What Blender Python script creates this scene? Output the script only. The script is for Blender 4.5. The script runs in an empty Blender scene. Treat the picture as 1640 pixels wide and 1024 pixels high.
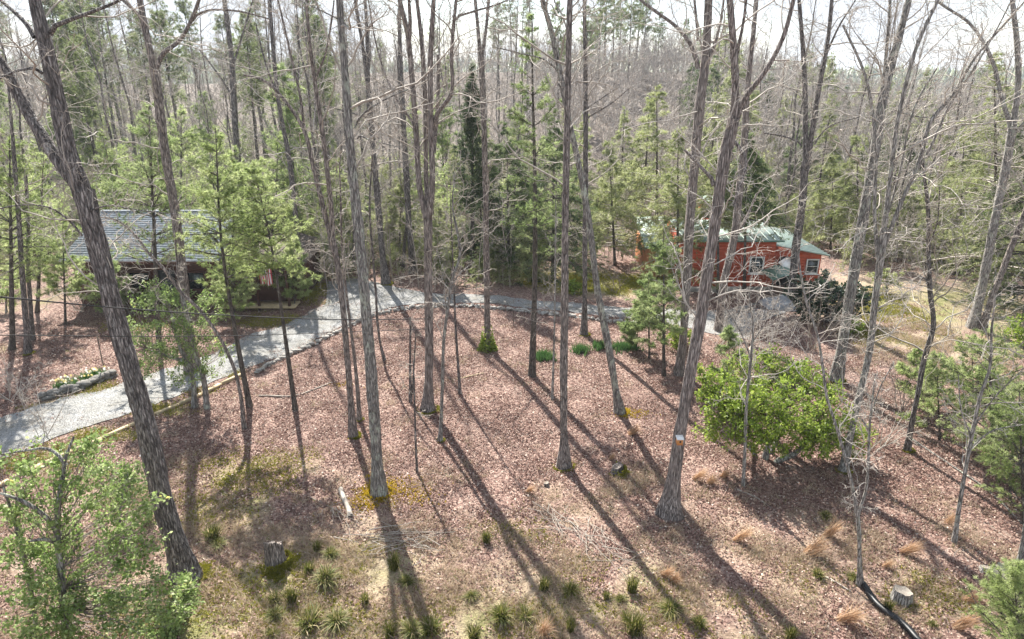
import bpy, math
import numpy as np
from mathutils import Vector

rng = np.random.default_rng(11)
sc = bpy.context.scene
COL = sc.collection
R = math.radians
# ------------------------------------------------------------------ camera, sky, sun, exposure
F, TH, H = 1094.0, R(20.2), 13.5            # focal length in photo pixels, downward pitch, height of the drone
cam = bpy.data.cameras.new('camera'); cam.sensor_width = 36; cam.lens = 36 * F / 1640
cam.clip_start = 0.1; cam.clip_end = 5000
camo = bpy.data.objects.new('camera', cam); COL.objects.link(camo)
camo.location = (0, 0, H); camo.rotation_euler = (math.pi / 2 - TH, 0, 0)
sc.camera = camo
SUN_AZ, SUN_EL = R(-21), R(45)              # sun ahead and a little left: shadows run towards the camera and right
w = bpy.data.worlds.new('World'); sc.world = w; w.use_nodes = True
nt = w.node_tree; bg = nt.nodes['Background']
sky = nt.nodes.new('ShaderNodeTexSky'); sky.sky_type = 'NISHITA'; sky.sun_disc = False
sky.sun_elevation = SUN_EL; sky.sun_rotation = SUN_AZ; sky.altitude = 400
sky.dust_density = 0.7; sky.air_density = 1.0
tc = nt.nodes.new('ShaderNodeTexCoord'); mp = nt.nodes.new('ShaderNodeMapping')
mp.inputs['Scale'].default_value = (1, 1, 3.0)
nz = nt.nodes.new('ShaderNodeTexNoise'); nz.inputs['Scale'].default_value = 3.0; nz.inputs['Detail'].default_value = 6
rp = nt.nodes.new('ShaderNodeValToRGB'); rp.color_ramp.elements[0].position = .34; rp.color_ramp.elements[1].position = .56
mx = nt.nodes.new('ShaderNodeMix'); mx.data_type = 'RGBA'
nt.links.new(tc.outputs['Generated'], mp.inputs['Vector']); nt.links.new(mp.outputs[0], nz.inputs['Vector'])
nt.links.new(nz.outputs['Fac'], rp.inputs['Fac']); nt.links.new(rp.outputs['Color'], mx.inputs['Factor'])
nt.links.new(sky.outputs[0], mx.inputs['A']); mx.inputs['B'].default_value = (3.5, 3.75, 4.1, 1)
nt.links.new(mx.outputs['Result'], bg.inputs['Color']); bg.inputs['Strength'].default_value = 0.095
sl = bpy.data.lights.new('sun', 'SUN'); sl.energy = 5.0; sl.angle = R(.55); sl.color = (1, .95, .87)
so = bpy.data.objects.new('sun', sl); COL.objects.link(so)
sdir = Vector((math.sin(SUN_AZ) * math.cos(SUN_EL), math.cos(SUN_AZ) * math.cos(SUN_EL), math.sin(SUN_EL)))
so.rotation_euler = sdir.to_track_quat('Z', 'Y').to_euler(); so.location = (-20, 50, 60)
sc.view_settings.view_transform = 'Standard'; sc.view_settings.look = 'None'
sc.view_settings.gamma = 1; sc.view_settings.use_curve_mapping = False
sc.view_settings.exposure = 1.58
sc.render.engine = 'CYCLES'
sc.cycles.max_bounces = 6; sc.cycles.diffuse_bounces = 3; sc.cycles.transmission_bounces = 4
sc.cycles.caustics_reflective = False; sc.cycles.caustics_refractive = False

# ------------------------------------------------------------------ terrain and picking
def sstep(a, b, x):
    t = np.clip((x - a) / (b - a), 0, 1); return t * t * (3 - 2 * t)

def hgt(x, y):
    x = np.asarray(x, float); y = np.asarray(y, float)
    z = .05 * np.sin(.55 * x + 1.3) * np.sin(.5 * y) + .035 * np.sin(1.15 * x - .4 * y) + .03 * np.sin(.9 * y + .7 * x + 2)
    q = x / np.maximum(y, 20)
    top = 12.6 - 2.5 * sstep(-.15, -.4, q) - 9.0 * sstep(.27, .5, q)
    z = z + top * sstep(55, 150, y) - 34 * sstep(165, 420, y)
    z = z + 36 * sstep(430, 800, y) * (1 + .12 * np.sin(x * .011) + .06 * np.sin(x * .031 + 1)) - 1.5 * sstep(40, 60, y) * sstep(.45, .7, q)
    return z

def ray(px, py):
    u, v = (px - 820) / F, (512 - py) / F
    return np.array([u, math.cos(TH) + v * math.sin(TH), -math.sin(TH) + v * math.cos(TH)])

def G(px, py):                               # the ground point seen at a photo pixel
    d = ray(px, py); t = -H / min(d[2], -.05)
    for _ in range(12):
        z = float(hgt(d[0] * t, d[1] * t)); t = (z - H) / min(d[2], -.05)
    return np.array([d[0] * t, d[1] * t, float(hgt(d[0] * t, d[1] * t))])

def P_at(px, py, Y):                         # the point at distance Y seen at a photo pixel
    d = ray(px, py); return d * (Y / d[1]) + np.array([0, 0, H])

def depth(p): return p[1] * math.cos(TH) + (H - p[2]) * math.sin(TH)

# ------------------------------------------------------------------ materials
MATS = {}
def new_mat(name):
    m = bpy.data.materials.new(name); m.use_nodes = True; MATS[name] = m
    n = m.node_tree.nodes; return m, n, m.node_tree.links, n['Principled BSDF']
def ramp(n, stops):
    r = n.new('ShaderNodeValToRGB'); e = r.color_ramp.elements
    while len(e) < len(stops): e.new(.5)
    for k, (p, c) in enumerate(stops):
        e[k].position = p; e[k].color = (*c, 1)
    return r
def coords(n, l, scale):
    t = n.new('ShaderNodeTexCoord'); m = n.new('ShaderNodeMapping'); m.inputs['Scale'].default_value = scale
    l.new(t.outputs['Object'], m.inputs['Vector']); return m.outputs[0]
def mixc(n, l, fac, a, b, mode='MIX'):
    m = n.new('ShaderNodeMix'); m.data_type = 'RGBA'; m.blend_type = mode
    for s, v in (('Factor', fac), ('A', a), ('B', b)):
        if hasattr(v, 'is_linked'): l.new(v, m.inputs[s])
        elif isinstance(v, (int, float)): m.inputs[s].default_value = v
        else: m.inputs[s].default_value = (*v, 1)
    return m.outputs['Result']
def noise(n, l, vec, scale, detail=4, rough=.6):
    t = n.new('ShaderNodeTexNoise'); t.inputs['Scale'].default_value = scale
    t.inputs['Detail'].default_value = detail; t.inputs['Roughness'].default_value = rough
    l.new(vec, t.inputs['Vector']); return t.outputs['Fac']
def bump(n, l, h, b, dist, strength=1.0):
    k = n.new('ShaderNodeBump'); k.inputs['Distance'].default_value = dist; k.inputs['Strength'].default_value = strength
    l.new(h, k.inputs['Height']); l.new(k.outputs[0], b.inputs['Normal'])

def bark_mat(name, dark, mid, light, lichen, lich=.62, sc_=(10, 10, 1.7)):
    m, n, l, b = new_mat(name)
    v = coords(n, l, sc_)
    vo = n.new('ShaderNodeTexVoronoi'); vo.feature = 'DISTANCE_TO_EDGE'; vo.inputs['Scale'].default_value = 1.6
    nd = n.new('ShaderNodeTexNoise'); nd.inputs['Scale'].default_value = 1.5; l.new(v, nd.inputs['Vector'])
    l.new(mixc(n, l, .25, v, nd.outputs['Color'], 'ADD'), vo.inputs['Vector'])
    f = noise(n, l, v, 2.2, 8, .7)
    base = ramp(n, [(.36, dark), (.5, mid), (.64, light)]); l.new(f, base.inputs['Fac'])
    crack = ramp(n, [(.0, (.25, .25, .25)), (.16, (1, 1, 1))]); l.new(vo.outputs['Distance'], crack.inputs['Fac'])
    c = mixc(n, l, .75, base.outputs['Color'], crack.outputs['Color'], 'MULTIPLY')
    v2 = coords(n, l, (3.2, 3.2, 1.6)); f2 = noise(n, l, v2, 1.4, 6, .7)
    lr = ramp(n, [(lich, (0, 0, 0)), (lich + .1, (1, 1, 1))]); l.new(f2, lr.inputs['Fac'])
    c = mixc(n, l, lr.outputs['Color'], c, lichen)
    l.new(c, b.inputs['Base Color']); b.inputs['Roughness'].default_value = .9
    hh = mixc(n, l, .5, crack.outputs['Color'], f); bump(n, l, hh, b, .09)
    return m
bark_mat('bark_dark', (0.052, 0.044, 0.042), (0.169, 0.147, 0.137), (0.481, 0.436, 0.403), (0.403, 0.384, 0.358), .6)
bark_mat('bark_grey', (0.115, 0.103, 0.095), (0.287, 0.265, 0.241), (0.483, 0.454, 0.414), (0.483, 0.506, 0.414), .53)
bark_mat('bark_brown', (0.072, 0.057, 0.051), (0.260, 0.218, 0.195), (0.533, 0.468, 0.416), (0.156, 0.143, 0.104), .62)
bark_mat('bark_shaggy', (0.084, 0.066, 0.059), (0.312, 0.262, 0.236), (0.576, 0.510, 0.462), (0.108, 0.077, 0.054), .6, (13, 13, 1.2))
bark_mat('bark_far', (0.062, 0.053, 0.048), (0.175, 0.150, 0.138), (0.312, 0.278, 0.254), (0.275, 0.275, 0.213), .62, (8, 8, 2))
bark_mat('bark_pale', (0.165, 0.149, 0.135), (0.363, 0.336, 0.306), (0.550, 0.512, 0.468), (0.440, 0.451, 0.374), .54)
bark_mat('bark_pine', (.045, .037, .032), (.13, .11, .092), (.24, .21, .178), (.18, .19, .13), .6)

def twig_mat(name, a, bcol):
    m, n, l, b = new_mat(name)
    f = noise(n, l, coords(n, l, (1, 1, 1)), 2.0, 4); r = ramp(n, [(.3, a), (.7, bcol)]); l.new(f, r.inputs['Fac'])
    l.new(r.outputs['Color'], b.inputs['Base Color']); b.inputs['Roughness'].default_value = .75
    return m
twig_mat('twig', (.24, .205, .17), (.46, .41, .35))
twig_mat('twig_brown', (.13, .10, .085), (.27, .22, .19))
twig_mat('twig_pale', (.33, .295, .255), (.54, .49, .43))
twig_mat('twig_far', (.29, .25, .225), (.5, .45, .405))
twig_mat('dead_wood', (.2, .17, .14), (.4, .355, .3))

def leaf_mat(name, stops, trans=.4, rough=.5, tcol=None, spec=.3):
    m, n, l, b = new_mat(name)
    a = n.new('ShaderNodeAttribute'); a.attribute_name = 'tint'
    r = ramp(n, stops); l.new(a.outputs['Fac'], r.inputs['Fac'])
    l.new(r.outputs['Color'], b.inputs['Base Color']); b.inputs['Roughness'].default_value = rough
    b.inputs['Specular IOR Level'].default_value = spec
    if trans:
        t = n.new('ShaderNodeBsdfTranslucent')
        if tcol: l.new(mixc(n, l, .8, r.outputs['Color'], tcol, 'MULTIPLY'), t.inputs['Color'])
        else: l.new(r.outputs['Color'], t.inputs['Color'])
        mxs = n.new('ShaderNodeMixShader'); mxs.inputs[0].default_value = trans
        l.new(b.outputs[0], mxs.inputs[1]); l.new(t.outputs[0], mxs.inputs[2])
        l.new(mxs.outputs[0], n['Material Output'].inputs['Surface'])
    return m
leaf_mat('pine_needle', [(0, (.10, .15, .05)), (.5, (.28, .36, .14)), (1, (.50, .55, .30))], 0.6, .5)
leaf_mat('pine_bright', [(0, (.15, .21, .06)), (.5, (.36, .44, .17)), (1, (.60, .64, .36))], 0.6, .5)
leaf_mat('pine_far', [(0, (.07, .10, .035)), (.5, (.20, .245, .095)), (1, (.37, .41, .21))], 0.5, .5)
leaf_mat('hemlock_needle', [(0, (.04, .075, .03)), (.5, (.13, .185, .07)), (1, (.32, .37, .18))], 0.5, .45)
leaf_mat('hemlock_light', [(0, (.13, .165, .06)), (.5, (.34, .38, .16)), (1, (.55, .57, .33))], 0.55, .45)
leaf_mat('cedar_needle', [(0, (.03, .06, .03)), (.5, (.075, .115, .05)), (1, (.17, .21, .1))], 0.4, .5)
leaf_mat('holly_leaf', [(0, (.09, .15, .04)), (.5, (.26, .36, .11)), (.9, (.48, .56, .28)), (1, (.58, .5, .12))], 0.5, .45, None, .22)
leaf_mat('laurel_leaf', [(0, (.075, .12, .015)), (.5, (.25, .35, .05)), (.95, (.45, .52, .12)), (1, (.5, .4, .1))], 0.5, .45, None, .25)
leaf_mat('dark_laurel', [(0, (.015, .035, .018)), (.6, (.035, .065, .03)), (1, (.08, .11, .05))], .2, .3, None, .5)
leaf_mat('grass_blade', [(0, (.05, .075, .012)), (.5, (.15, .165, .03)), (.72, (.33, .28, .12)), (1, (.52, .42, .26))], 0.45, .6)
leaf_mat('straw_blade', [(0, (.42, .25, .14)), (.5, (.6, .41, .26)), (1, (.7, .55, .4))], 0.45, .6)
leaf_mat('dead_grass', [(0, (.32, .235, .16)), (.6, (.52, .41, .3)), (.84, (.56, .48, .37)), (.9, (.15, .19, .04)), (1, (.22, .26, .07))], 0.4, .7)
leaf_mat('moss_tuft', [(0, (.22, .19, .015)), (.5, (.5, .36, .025)), (1, (.68, .5, .05))], .3, .8)
leaf_mat('green_moss', [(0, (.12, .13, .015)), (.5, (.27, .26, .03)), (1, (.42, .38, .05))], 0.3, .8)
leaf_mat('litter_leaf', [(0, (.11, .055, .044)), (.35, (.225, .128, .104)), (.65, (.35, .23, .188)), (.88, (.47, .355, .29)), (1, (.6, .51, .43))], .25, .65)
leaf_mat('daffodil_leaf', [(0, (.04, .11, .03)), (1, (.12, .22, .07))], .35, .4)
leaf_mat('petal', [(0, (.8, .78, .66)), (.5, (.85, .83, .78)), (1, (.8, .68, .3))], 0.4, .5)

def plain(name, col, rough=.7, var=.25, scale=6, bmp=0.0, metal=0, stretch=(1, 1, 1)):
    m, n, l, b = new_mat(name)
    f = noise(n, l, coords(n, l, stretch), scale, 6, .65)
    r = ramp(n, [(.3, tuple(c * (1 - var) for c in col)), (.7, tuple(min(1, c * (1 + var)) for c in col))]); l.new(f, r.inputs['Fac'])
    l.new(r.outputs['Color'], b.inputs['Base Color']); b.inputs['Roughness'].default_value = rough
    b.inputs['Metallic'].default_value = metal
    if bmp: bump(n, l, f, b, bmp)
    return m
plain('red_wall', (.5, .1, .05), .6, .18, 3)
plain('orange_wood', (.47, .19, .085), .6, .2, 5)
plain('brown_wall', (.085, .036, .026), .75, .3, 4)
plain('green_metal', (.33, .41, .365), .4, .12, 2)
plain('green_edge', (.12, .22, .17), .5, .15, 2)
plain('shingle', (.23, .255, .28), .85, .35, 9, .01)
plain('wing_shingle', (.1, .075, .06), .9, .35, 9, .01)
plain('white_paint', (.74, .74, .71), .5, .08, 5)
plain('black_plastic', (.012, .012, .013), .45, .3, 20)
plain('cable_black', (.035, .034, .034), .6, .2, 5)
plain('grey_box', (.36, .36, .35), .6, .15, 5)
plain('tarp', (.34, .35, .37), .5, .25, 2.5, .03)
plain('stone_grey', (.34, .32, .29), .9, .45, 3, .03)
plain('stone_dark', (.17, .16, .145), .9, .45, 3, .03)
plain('timber_wood', (.42, .33, .2), .8, .3, 3, .01, 0, (1, 1, 1))
plain('stump_top', (.27, .235, .195), .85, .3, 12, .01)
plain('dark_trim', (.03, .032, .032), .6, .2, 5)
plain('bird_orange', (.6, .26, .08), .6, .15, 20)
plain('flag_red', (.5, .045, .06), .8, .1, 5)
plain('flag_white', (.75, .73, .72), .8, .06, 5)
plain('flag_blue', (.04, .05, .16), .8, .1, 5)
plain('paper', (.8, .8, .78), .8, .05, 5)
plain('rust_post', (.14, .11, .09), .8, .3, 9)
m, n, l, b = new_mat('glass'); b.inputs['Base Color'].default_value = (.05, .06, .06, 1); b.inputs['Roughness'].default_value = .04
b.inputs['Specular IOR Level'].default_value = 1.0; b.inputs['Metallic'].default_value = .35

# ground: leaf litter, straw, thin grass and bare soil, told apart by where they lie
m, n, l, b = new_mat('ground_litter')
v = coords(n, l, (1, 1, 1))
vo = n.new('ShaderNodeTexVoronoi'); vo.inputs['Scale'].default_value = 15; l.new(v, vo.inputs['Vector'])
vd = n.new('ShaderNodeSeparateColor'); l.new(vo.outputs['Color'], vd.inputs[0])
lit = ramp(n, [(0, (.095, .05, .04)), (.35, (.18, .105, .085)), (.7, (.285, .188, .152)), (1, (.43, .325, .265))]); l.new(vd.outputs[0], lit.inputs['Fac'])
f1 = noise(n, l, v, 22, 6, .7)
st = ramp(n, [(.25, (.17, .125, .085)), (.5, (.34, .265, .185)), (.75, (.5, .41, .3))]); l.new(f1, st.inputs['Fac'])
gr = ramp(n, [(.25, (.09, .095, .03)), (.5, (.2, .2, .07)), (.75, (.36, .32, .15))]); l.new(f1, gr.inputs['Fac'])
so_ = ramp(n, [(.3, (.1, .08, .066)), (.7, (.23, .19, .16))]); l.new(f1, so_.inputs['Fac'])
c = lit.outputs['Color']
big = noise(n, l, v, .9, 5, .65)
fo_ = ramp(n, [(.3, (.03, .05, .03)), (.7, (.07, .09, .05))]); l.new(f1, fo_.inputs['Fac'])
for attr, src in (('straw', st), ('soil', so_), ('grass', gr), ('forest', fo_)):
    a = n.new('ShaderNodeAttribute'); a.attribute_name = attr
    ma = n.new('ShaderNodeMath'); ma.operation = 'MULTIPLY_ADD'; l.new(a.outputs['Fac'], ma.inputs[0]); ma.inputs[1].default_value = 1.5
    mb_ = n.new('ShaderNodeMath'); mb_.operation = 'SUBTRACT'; l.new(big, mb_.inputs[1]); mb_.inputs[0].default_value = .25
    l.new(mb_.outputs[0], ma.inputs[2])
    sm = n.new('ShaderNodeMath'); sm.operation = 'MULTIPLY'; sm.use_clamp = True; l.new(ma.outputs[0], sm.inputs[0]); sm.inputs[1].default_value = 1.5
    c = mixc(n, l, sm.outputs[0], c, src.outputs['Color'])
tone = ramp(n, [(.3, (.66, .62, .6)), (.7, (1.0, 1.0, 1.0))]); l.new(noise(n, l, v, .35, 5), tone.inputs['Fac'])
c = mixc(n, l, .8, c, tone.outputs['Color'], 'MULTIPLY')
l.new(c, b.inputs['Base Color']); b.inputs['Roughness'].default_value = .95
hh = mixc(n, l, .5, vo.outputs['Distance'], f1); bump(n, l, hh, b, .05)

m, n, l, b = new_mat('gravel')
v = coords(n, l, (1, 1, 1))
vo = n.new('ShaderNodeTexVoronoi'); vo.inputs['Scale'].default_value = 30; l.new(v, vo.inputs['Vector'])
vd = n.new('ShaderNodeSeparateColor'); l.new(vo.outputs['Color'], vd.inputs[0])
r1 = ramp(n, [(0, (.14, .14, .14)), (.5, (.255, .258, .26)), (1, (.42, .42, .41))]); l.new(vd.outputs[0], r1.inputs['Fac'])
r2 = ramp(n, [(.38, (1, 1, 1)), (.55, (.85, .83, .78)), (.7, (.55, .48, .38))]); l.new(noise(n, l, v, .8, 6, .7), r2.inputs['Fac'])
l.new(mixc(n, l, 1, r1.outputs['Color'], r2.outputs['Color'], 'MULTIPLY'), b.inputs['Base Color'])
b.inputs['Roughness'].default_value = .9; bump(n, l, vo.outputs['Distance'], b, .03)

# ------------------------------------------------------------------ mesh helpers
class Geo:
    def __init__(s): s.V, s.Q, s.T, s.tq, s.tt, s.mq, s.mt, s.n = [], [], [], [], [], [], [], 0
    def add(s, V, Q=None, T=None, tint=None, mi=0):
        V = np.asarray(V, float).reshape(-1, 3)
        for idx, L, tl, ml in ((Q, s.Q, s.tq, s.mq), (T, s.T, s.tt, s.mt)):
            if idx is not None and len(idx):
                idx = np.asarray(idx, int); L.append(idx + s.n)
                tl.append(np.full(len(idx), .5) if tint is None else np.broadcast_to(tint, (len(idx),)))
                ml.append(np.full(len(idx), mi))
        s.V.append(V); s.n += len(V); return s
    def tubes(s, P, Rr, S=3, shape=None):      # P (n,k,3)  Rr (n,k); shape(theta, P) scales radius
        n_, k = P.shape[:2]
        T = np.gradient(P, axis=1); T /= np.linalg.norm(T, axis=2, keepdims=True) + 1e-9
        mean = P[:, -1] - P[:, 0]; mean /= np.linalg.norm(mean, axis=1, keepdims=True) + 1e-9
        ref = np.where(np.abs(mean[:, 2:3]) > .7, np.array([[1., .13, 0]]), np.array([[.1, .05, 1.]]))
        N = np.cross(T, ref[:, None, :]); N /= np.linalg.norm(N, axis=2, keepdims=True) + 1e-9
        B = np.cross(T, N)
        th = np.arange(S) * 2 * math.pi / S
        rad = Rr[:, :, None] * np.ones(S)
        if shape is not None: rad = rad * shape(th, P)
        V = P[:, :, None, :] + rad[..., None] * (np.cos(th)[:, None] * N[:, :, None, :] + np.sin(th)[:, None] * B[:, :, None, :])
        i = np.arange(n_)[:, None, None] * k * S; j = np.arange(k - 1)[None, :, None] * S
        a = np.arange(S)[None, None, :]; a2 = (a + 1) % S
        Q = np.stack([i + j + a, i + j + a2, i + j + S + a2, i + j + S + a], -1).reshape(-1, 4)
        return s.add(V, Q)
    def box(s, c, size, ax=None, mi=0):
        h = np.asarray(size) / 2.0
        v = np.array([[x, y, z] for x in (-1, 1) for y in (-1, 1) for z in (-1, 1)], float) * h
        if ax is not None: v = v @ np.asarray(ax)
        return s.add(v + np.asarray(c), [[0, 1, 3, 2], [4, 6, 7, 5], [0, 4, 5, 1], [2, 3, 7, 6], [0, 2, 6, 4], [1, 5, 7, 3]], mi=mi)
    def slab(s, quad, t, mi=0):                # a quad given thickness t along its normal (downwards)
        q = np.asarray(quad, float); nn = np.cross(q[1] - q[0], q[3] - q[0]); nn /= np.linalg.norm(nn)
        if nn[2] < 0: q = q[::-1]; nn = -nn
        return s.add(np.concatenate([q, q - nn * t]), [[0, 1, 2, 3], [7, 6, 5, 4], [0, 4, 5, 1], [1, 5, 6, 2], [2, 6, 7, 3], [3, 7, 4, 0]], mi=mi)
    def build(s, name, mats, parent=None, smooth=False, loc=None, kind=None):
        me = bpy.data.meshes.new(name)
        V = np.concatenate(s.V) if s.V else np.zeros((0, 3))
        Q = np.concatenate(s.Q) if s.Q else np.zeros((0, 4), int); T = np.concatenate(s.T) if s.T else np.zeros((0, 3), int)
        me.vertices.add(len(V)); me.vertices.foreach_set('co', V.astype(np.float32).ravel())
        me.loops.add(Q.size + T.size); me.loops.foreach_set('vertex_index', np.concatenate([Q.ravel(), T.ravel()]).astype(np.int32))
        nq, ntr = len(Q), len(T); me.polygons.add(nq + ntr)
        me.polygons.foreach_set('loop_start', np.concatenate([np.arange(nq) * 4, nq * 4 + np.arange(ntr) * 3]).astype(np.int32))
        me.polygons.foreach_set('loop_total', np.concatenate([np.full(nq, 4), np.full(ntr, 3)]).astype(np.int32))
        if isinstance(mats, str): mats = [mats]
        for mm in mats: me.materials.append(MATS[mm])
        if len(mats) > 1: me.polygons.foreach_set('material_index', np.concatenate(s.mq + s.mt).astype(np.int32))
        if smooth: me.polygons.foreach_set('use_smooth', np.ones(nq + ntr, bool))
        at = me.attributes.new('tint', 'FLOAT', 'FACE'); at.data.foreach_set('value', np.concatenate(s.tq + s.tt).astype(np.float32))
        me.update(); 
        o = bpy.data.objects.new(name, me); COL.objects.link(o)
        if parent: o.parent = parent
        if loc is not None: o.location = loc
        if kind: o['kind'] = kind
        return o

def thing(name, label, cat, loc, rz=0, group=None, s=1):
    o = bpy.data.objects.new(name, None); COL.objects.link(o); o.empty_display_size = .3
    o.location = tuple(float(c) for c in loc); o.rotation_euler = (0, 0, rz); o.scale = (s,) * 3 if np.isscalar(s) else s
    o['label'] = label; o['category'] = cat
    if group: o['group'] = group
    return o
def tag(o, label, cat, group=None):
    o['label'] = label; o['category'] = cat
    if group: o['group'] = group
    return o
KIDS = {}
def kids(o):
    if o.name not in KIDS: KIDS[o.name] = list(o.children)
    return KIDS[o.name]
def dup(root, loc, rz, label, group=None, s=1):
    r = root.copy(); COL.objects.link(r); r.location = tuple(float(c) for c in loc); r.rotation_euler = (0, 0, rz)
    r.scale = (s,) * 3 if np.isscalar(s) else s; r['label'] = label
    if group: r['group'] = group
    for ch in kids(root):
        c_ = ch.copy(); COL.objects.link(c_); c_.parent = r
        for g in kids(ch):
            d_ = g.copy(); COL.objects.link(d_); d_.parent = c_
    return r

def unit(v): return v / (np.linalg.norm(v, axis=-1, keepdims=True) + 1e-9)
def smooth_line(pts, n_):
    pts = np.asarray(pts, float)
    if len(pts) == 2: t = np.linspace(0, 1, n_)[:, None]; return pts[0] * (1 - t) + pts[1] * t
    d = np.concatenate([[0], np.cumsum(np.linalg.norm(np.diff(pts[:, :3], axis=0), axis=1))])
    m_ = np.gradient(pts, d, axis=0); q = np.linspace(0, d[-1], n_)
    i = np.clip(np.searchsorted(d, q, 'right') - 1, 0, len(d) - 2); hh_ = (d[i + 1] - d[i])[:, None]; t = ((q - d[i])[:, None]) / hh_
    return ((2 * t**3 - 3 * t**2 + 1) * pts[i] + (t**3 - 2 * t**2 + t) * hh_ * m_[i] + (-2 * t**3 + 3 * t**2) * pts[i + 1] + (t**3 - t**2) * hh_ * m_[i + 1])

def grow(r, P, Rr, per, t0, t1, ang, lr, rr, wander, up, npts, rmin, lcap=99, angv=.25):
    n_, k = P.shape[:2]; L = np.linalg.norm(np.diff(P, axis=1), axis=2).sum(1)
    pi = np.repeat(np.arange(n_), per); N = len(pi)
    t = t0 + (t1 - t0) * ((np.tile(np.arange(per), n_) + r.random(N)) / per)
    x = t * (k - 1); i = np.clip(x.astype(int), 0, k - 2); fr = (x - i)[:, None]
    p = P[pi, i] * (1 - fr) + P[pi, i + 1] * fr; tan = unit(P[pi, i + 1] - P[pi, i])
    pr = Rr[pi, i] * (1 - fr[:, 0]) + Rr[pi, i + 1] * fr[:, 0]
    q = r.normal(size=(N, 3)); q = unit(q - (q * tan).sum(1, keepdims=True) * tan)
    a = ang + r.normal(size=(N, 1)) * angv
    d = unit(np.cos(a) * tan + np.sin(a) * q)
    ln = np.minimum(L[pi] * lr * (1 - .5 * t) * r.uniform(.55, 1.25, N), lcap * r.uniform(.7, 1.2, N))
    out = np.empty((N, npts, 3)); out[:, 0] = p
    st_ = (ln / (npts - 1))[:, None]
    for k_ in range(1, npts):
        d = unit(d + wander * r.normal(size=(N, 3)) + np.array([0, 0, up])); out[:, k_] = out[:, k_ - 1] + d * st_
    r0 = np.maximum(np.minimum(pr * rr, .0085 * ln + .004) * r.uniform(.7, 1.1, N), rmin)
    R2 = r0[:, None] * np.linspace(1, .25, npts)[None] ** .8
    return out, np.maximum(R2, rmin * .6)

def needles(r, g, pos, dirs, per, ln, wd, spread, tint=None):
    N = len(pos) * per
    p = np.repeat(pos, per, 0); d = unit(np.repeat(dirs, per, 0) + spread * r.normal(size=(N, 3)))
    sd = unit(np.cross(d, r.normal(size=(N, 3)))); l_ = (ln * r.uniform(.6, 1.2, N))[:, None]
    V = np.stack([p - sd * wd, p + sd * wd, p + d * l_], 1)
    tn = np.repeat(r.random(len(pos)), per) * .6 + .4 * r.random(N) if tint is None else np.repeat(tint, per) * .65 + .35 * r.random(N)
    g.add(V, T=np.arange(N * 3).reshape(-1, 3), tint=tn)

def leaves(r, g, pos, dirs, ln, wd, flat=.5, fold=.25, tint=None):
    N = len(pos); d = unit(dirs); nrm = unit(r.normal(size=(N, 3)) + np.array([0, 0, flat * 3]))
    sd = unit(np.cross(d, nrm)); nrm = np.cross(sd, d); l_ = (ln * r.uniform(.6, 1.25, N))[:, None]; w_ = wd * l_ / ln
    V = np.stack([pos, pos + d * l_ * .5 + sd * w_ + nrm * w_ * fold, pos + d * l_, pos + d * l_ * .5 - sd * w_ + nrm * w_ * fold], 1)
    g.add(V, Q=np.arange(N * 4).reshape(-1, 4), tint=r.random(N) if tint is None else tint)

def along(r, P, m_):                           # m_ random points with tangents on every polyline
    n_, k = P.shape[:2]; pi = np.repeat(np.arange(n_), m_); x = r.uniform(.15, 1, len(pi)) * (k - 1.001); i = x.astype(int); fr = (x - i)[:, None]
    return P[pi, i] * (1 - fr) + P[pi, i + 1] * fr, unit(P[pi, i + 1] - P[pi, i]), pi

def trunk_geo(r, line, rad, sides=14, flare=.7, ridge=.07):
    g = Geo(); L = np.linalg.norm(np.diff(line, axis=0), axis=1).sum(); n_ = int(min(90, max(12, L / .2)))
    q = smooth_line(np.column_stack([line, rad]), n_); P, rr = q[:, :3], np.maximum(q[:, 3], .006)
    r0 = rr[0]; ph = r.uniform(0, 6.28, 8)
    z0 = P[0, 2]
    def shape(th, PP):
        z = PP[0, :, 2][:, None] - z0; t = th[None, :]
        fl = np.exp(-np.maximum(z, 0) / (2.0 * r0 + .05))
        a = 1 + flare * fl * (1 + .55 * np.sin(4 * t + ph[0]) + .3 * np.sin(7 * t + ph[1]))
        a = a * (1 + ridge * np.sin(3 * t + ph[2] + z * 1.1) + ridge * .8 * np.sin(6 * t + ph[3] - z * .7) + ridge * np.sin(2 * t + 2.3 * z + ph[4]) * np.sin(1.3 * z + ph[5]))
        return (a + r.normal(size=a.shape) * ridge * .45)[None]
    P = P.copy(); P[0, 2] -= .12
    g.tubes(P[None], rr[None], sides, shape); return g, P, rr

def moss_geo(r, g, rad, n_, spread=1.0, up=.35, side=None):
    a = r.uniform(0, 6.28, n_) if side is None else r.normal(side, .8, n_)
    lobes = 1 + .5 * np.sin(3 * a + r.uniform(0, 6)) + .35 * np.sin(7 * a + r.uniform(0, 6))
    q = rad * (1.35 + np.abs(r.normal(0, .55 * spread, n_)) * lobes); zz = np.where(q < rad * 1.7, r.uniform(0, up, n_) ** 2, 0)
    q = np.where(zz > .05, rad * (1.1 + .5 * np.exp(-zz * 4)), q)
    pos = np.stack([np.cos(a) * q, np.sin(a) * q, zz + .01], 1)
    needles(r, g, pos, np.stack([np.cos(a), np.sin(a), np.full(n_, 1.2)], 1), 4, .07, .022, .7)

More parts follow.
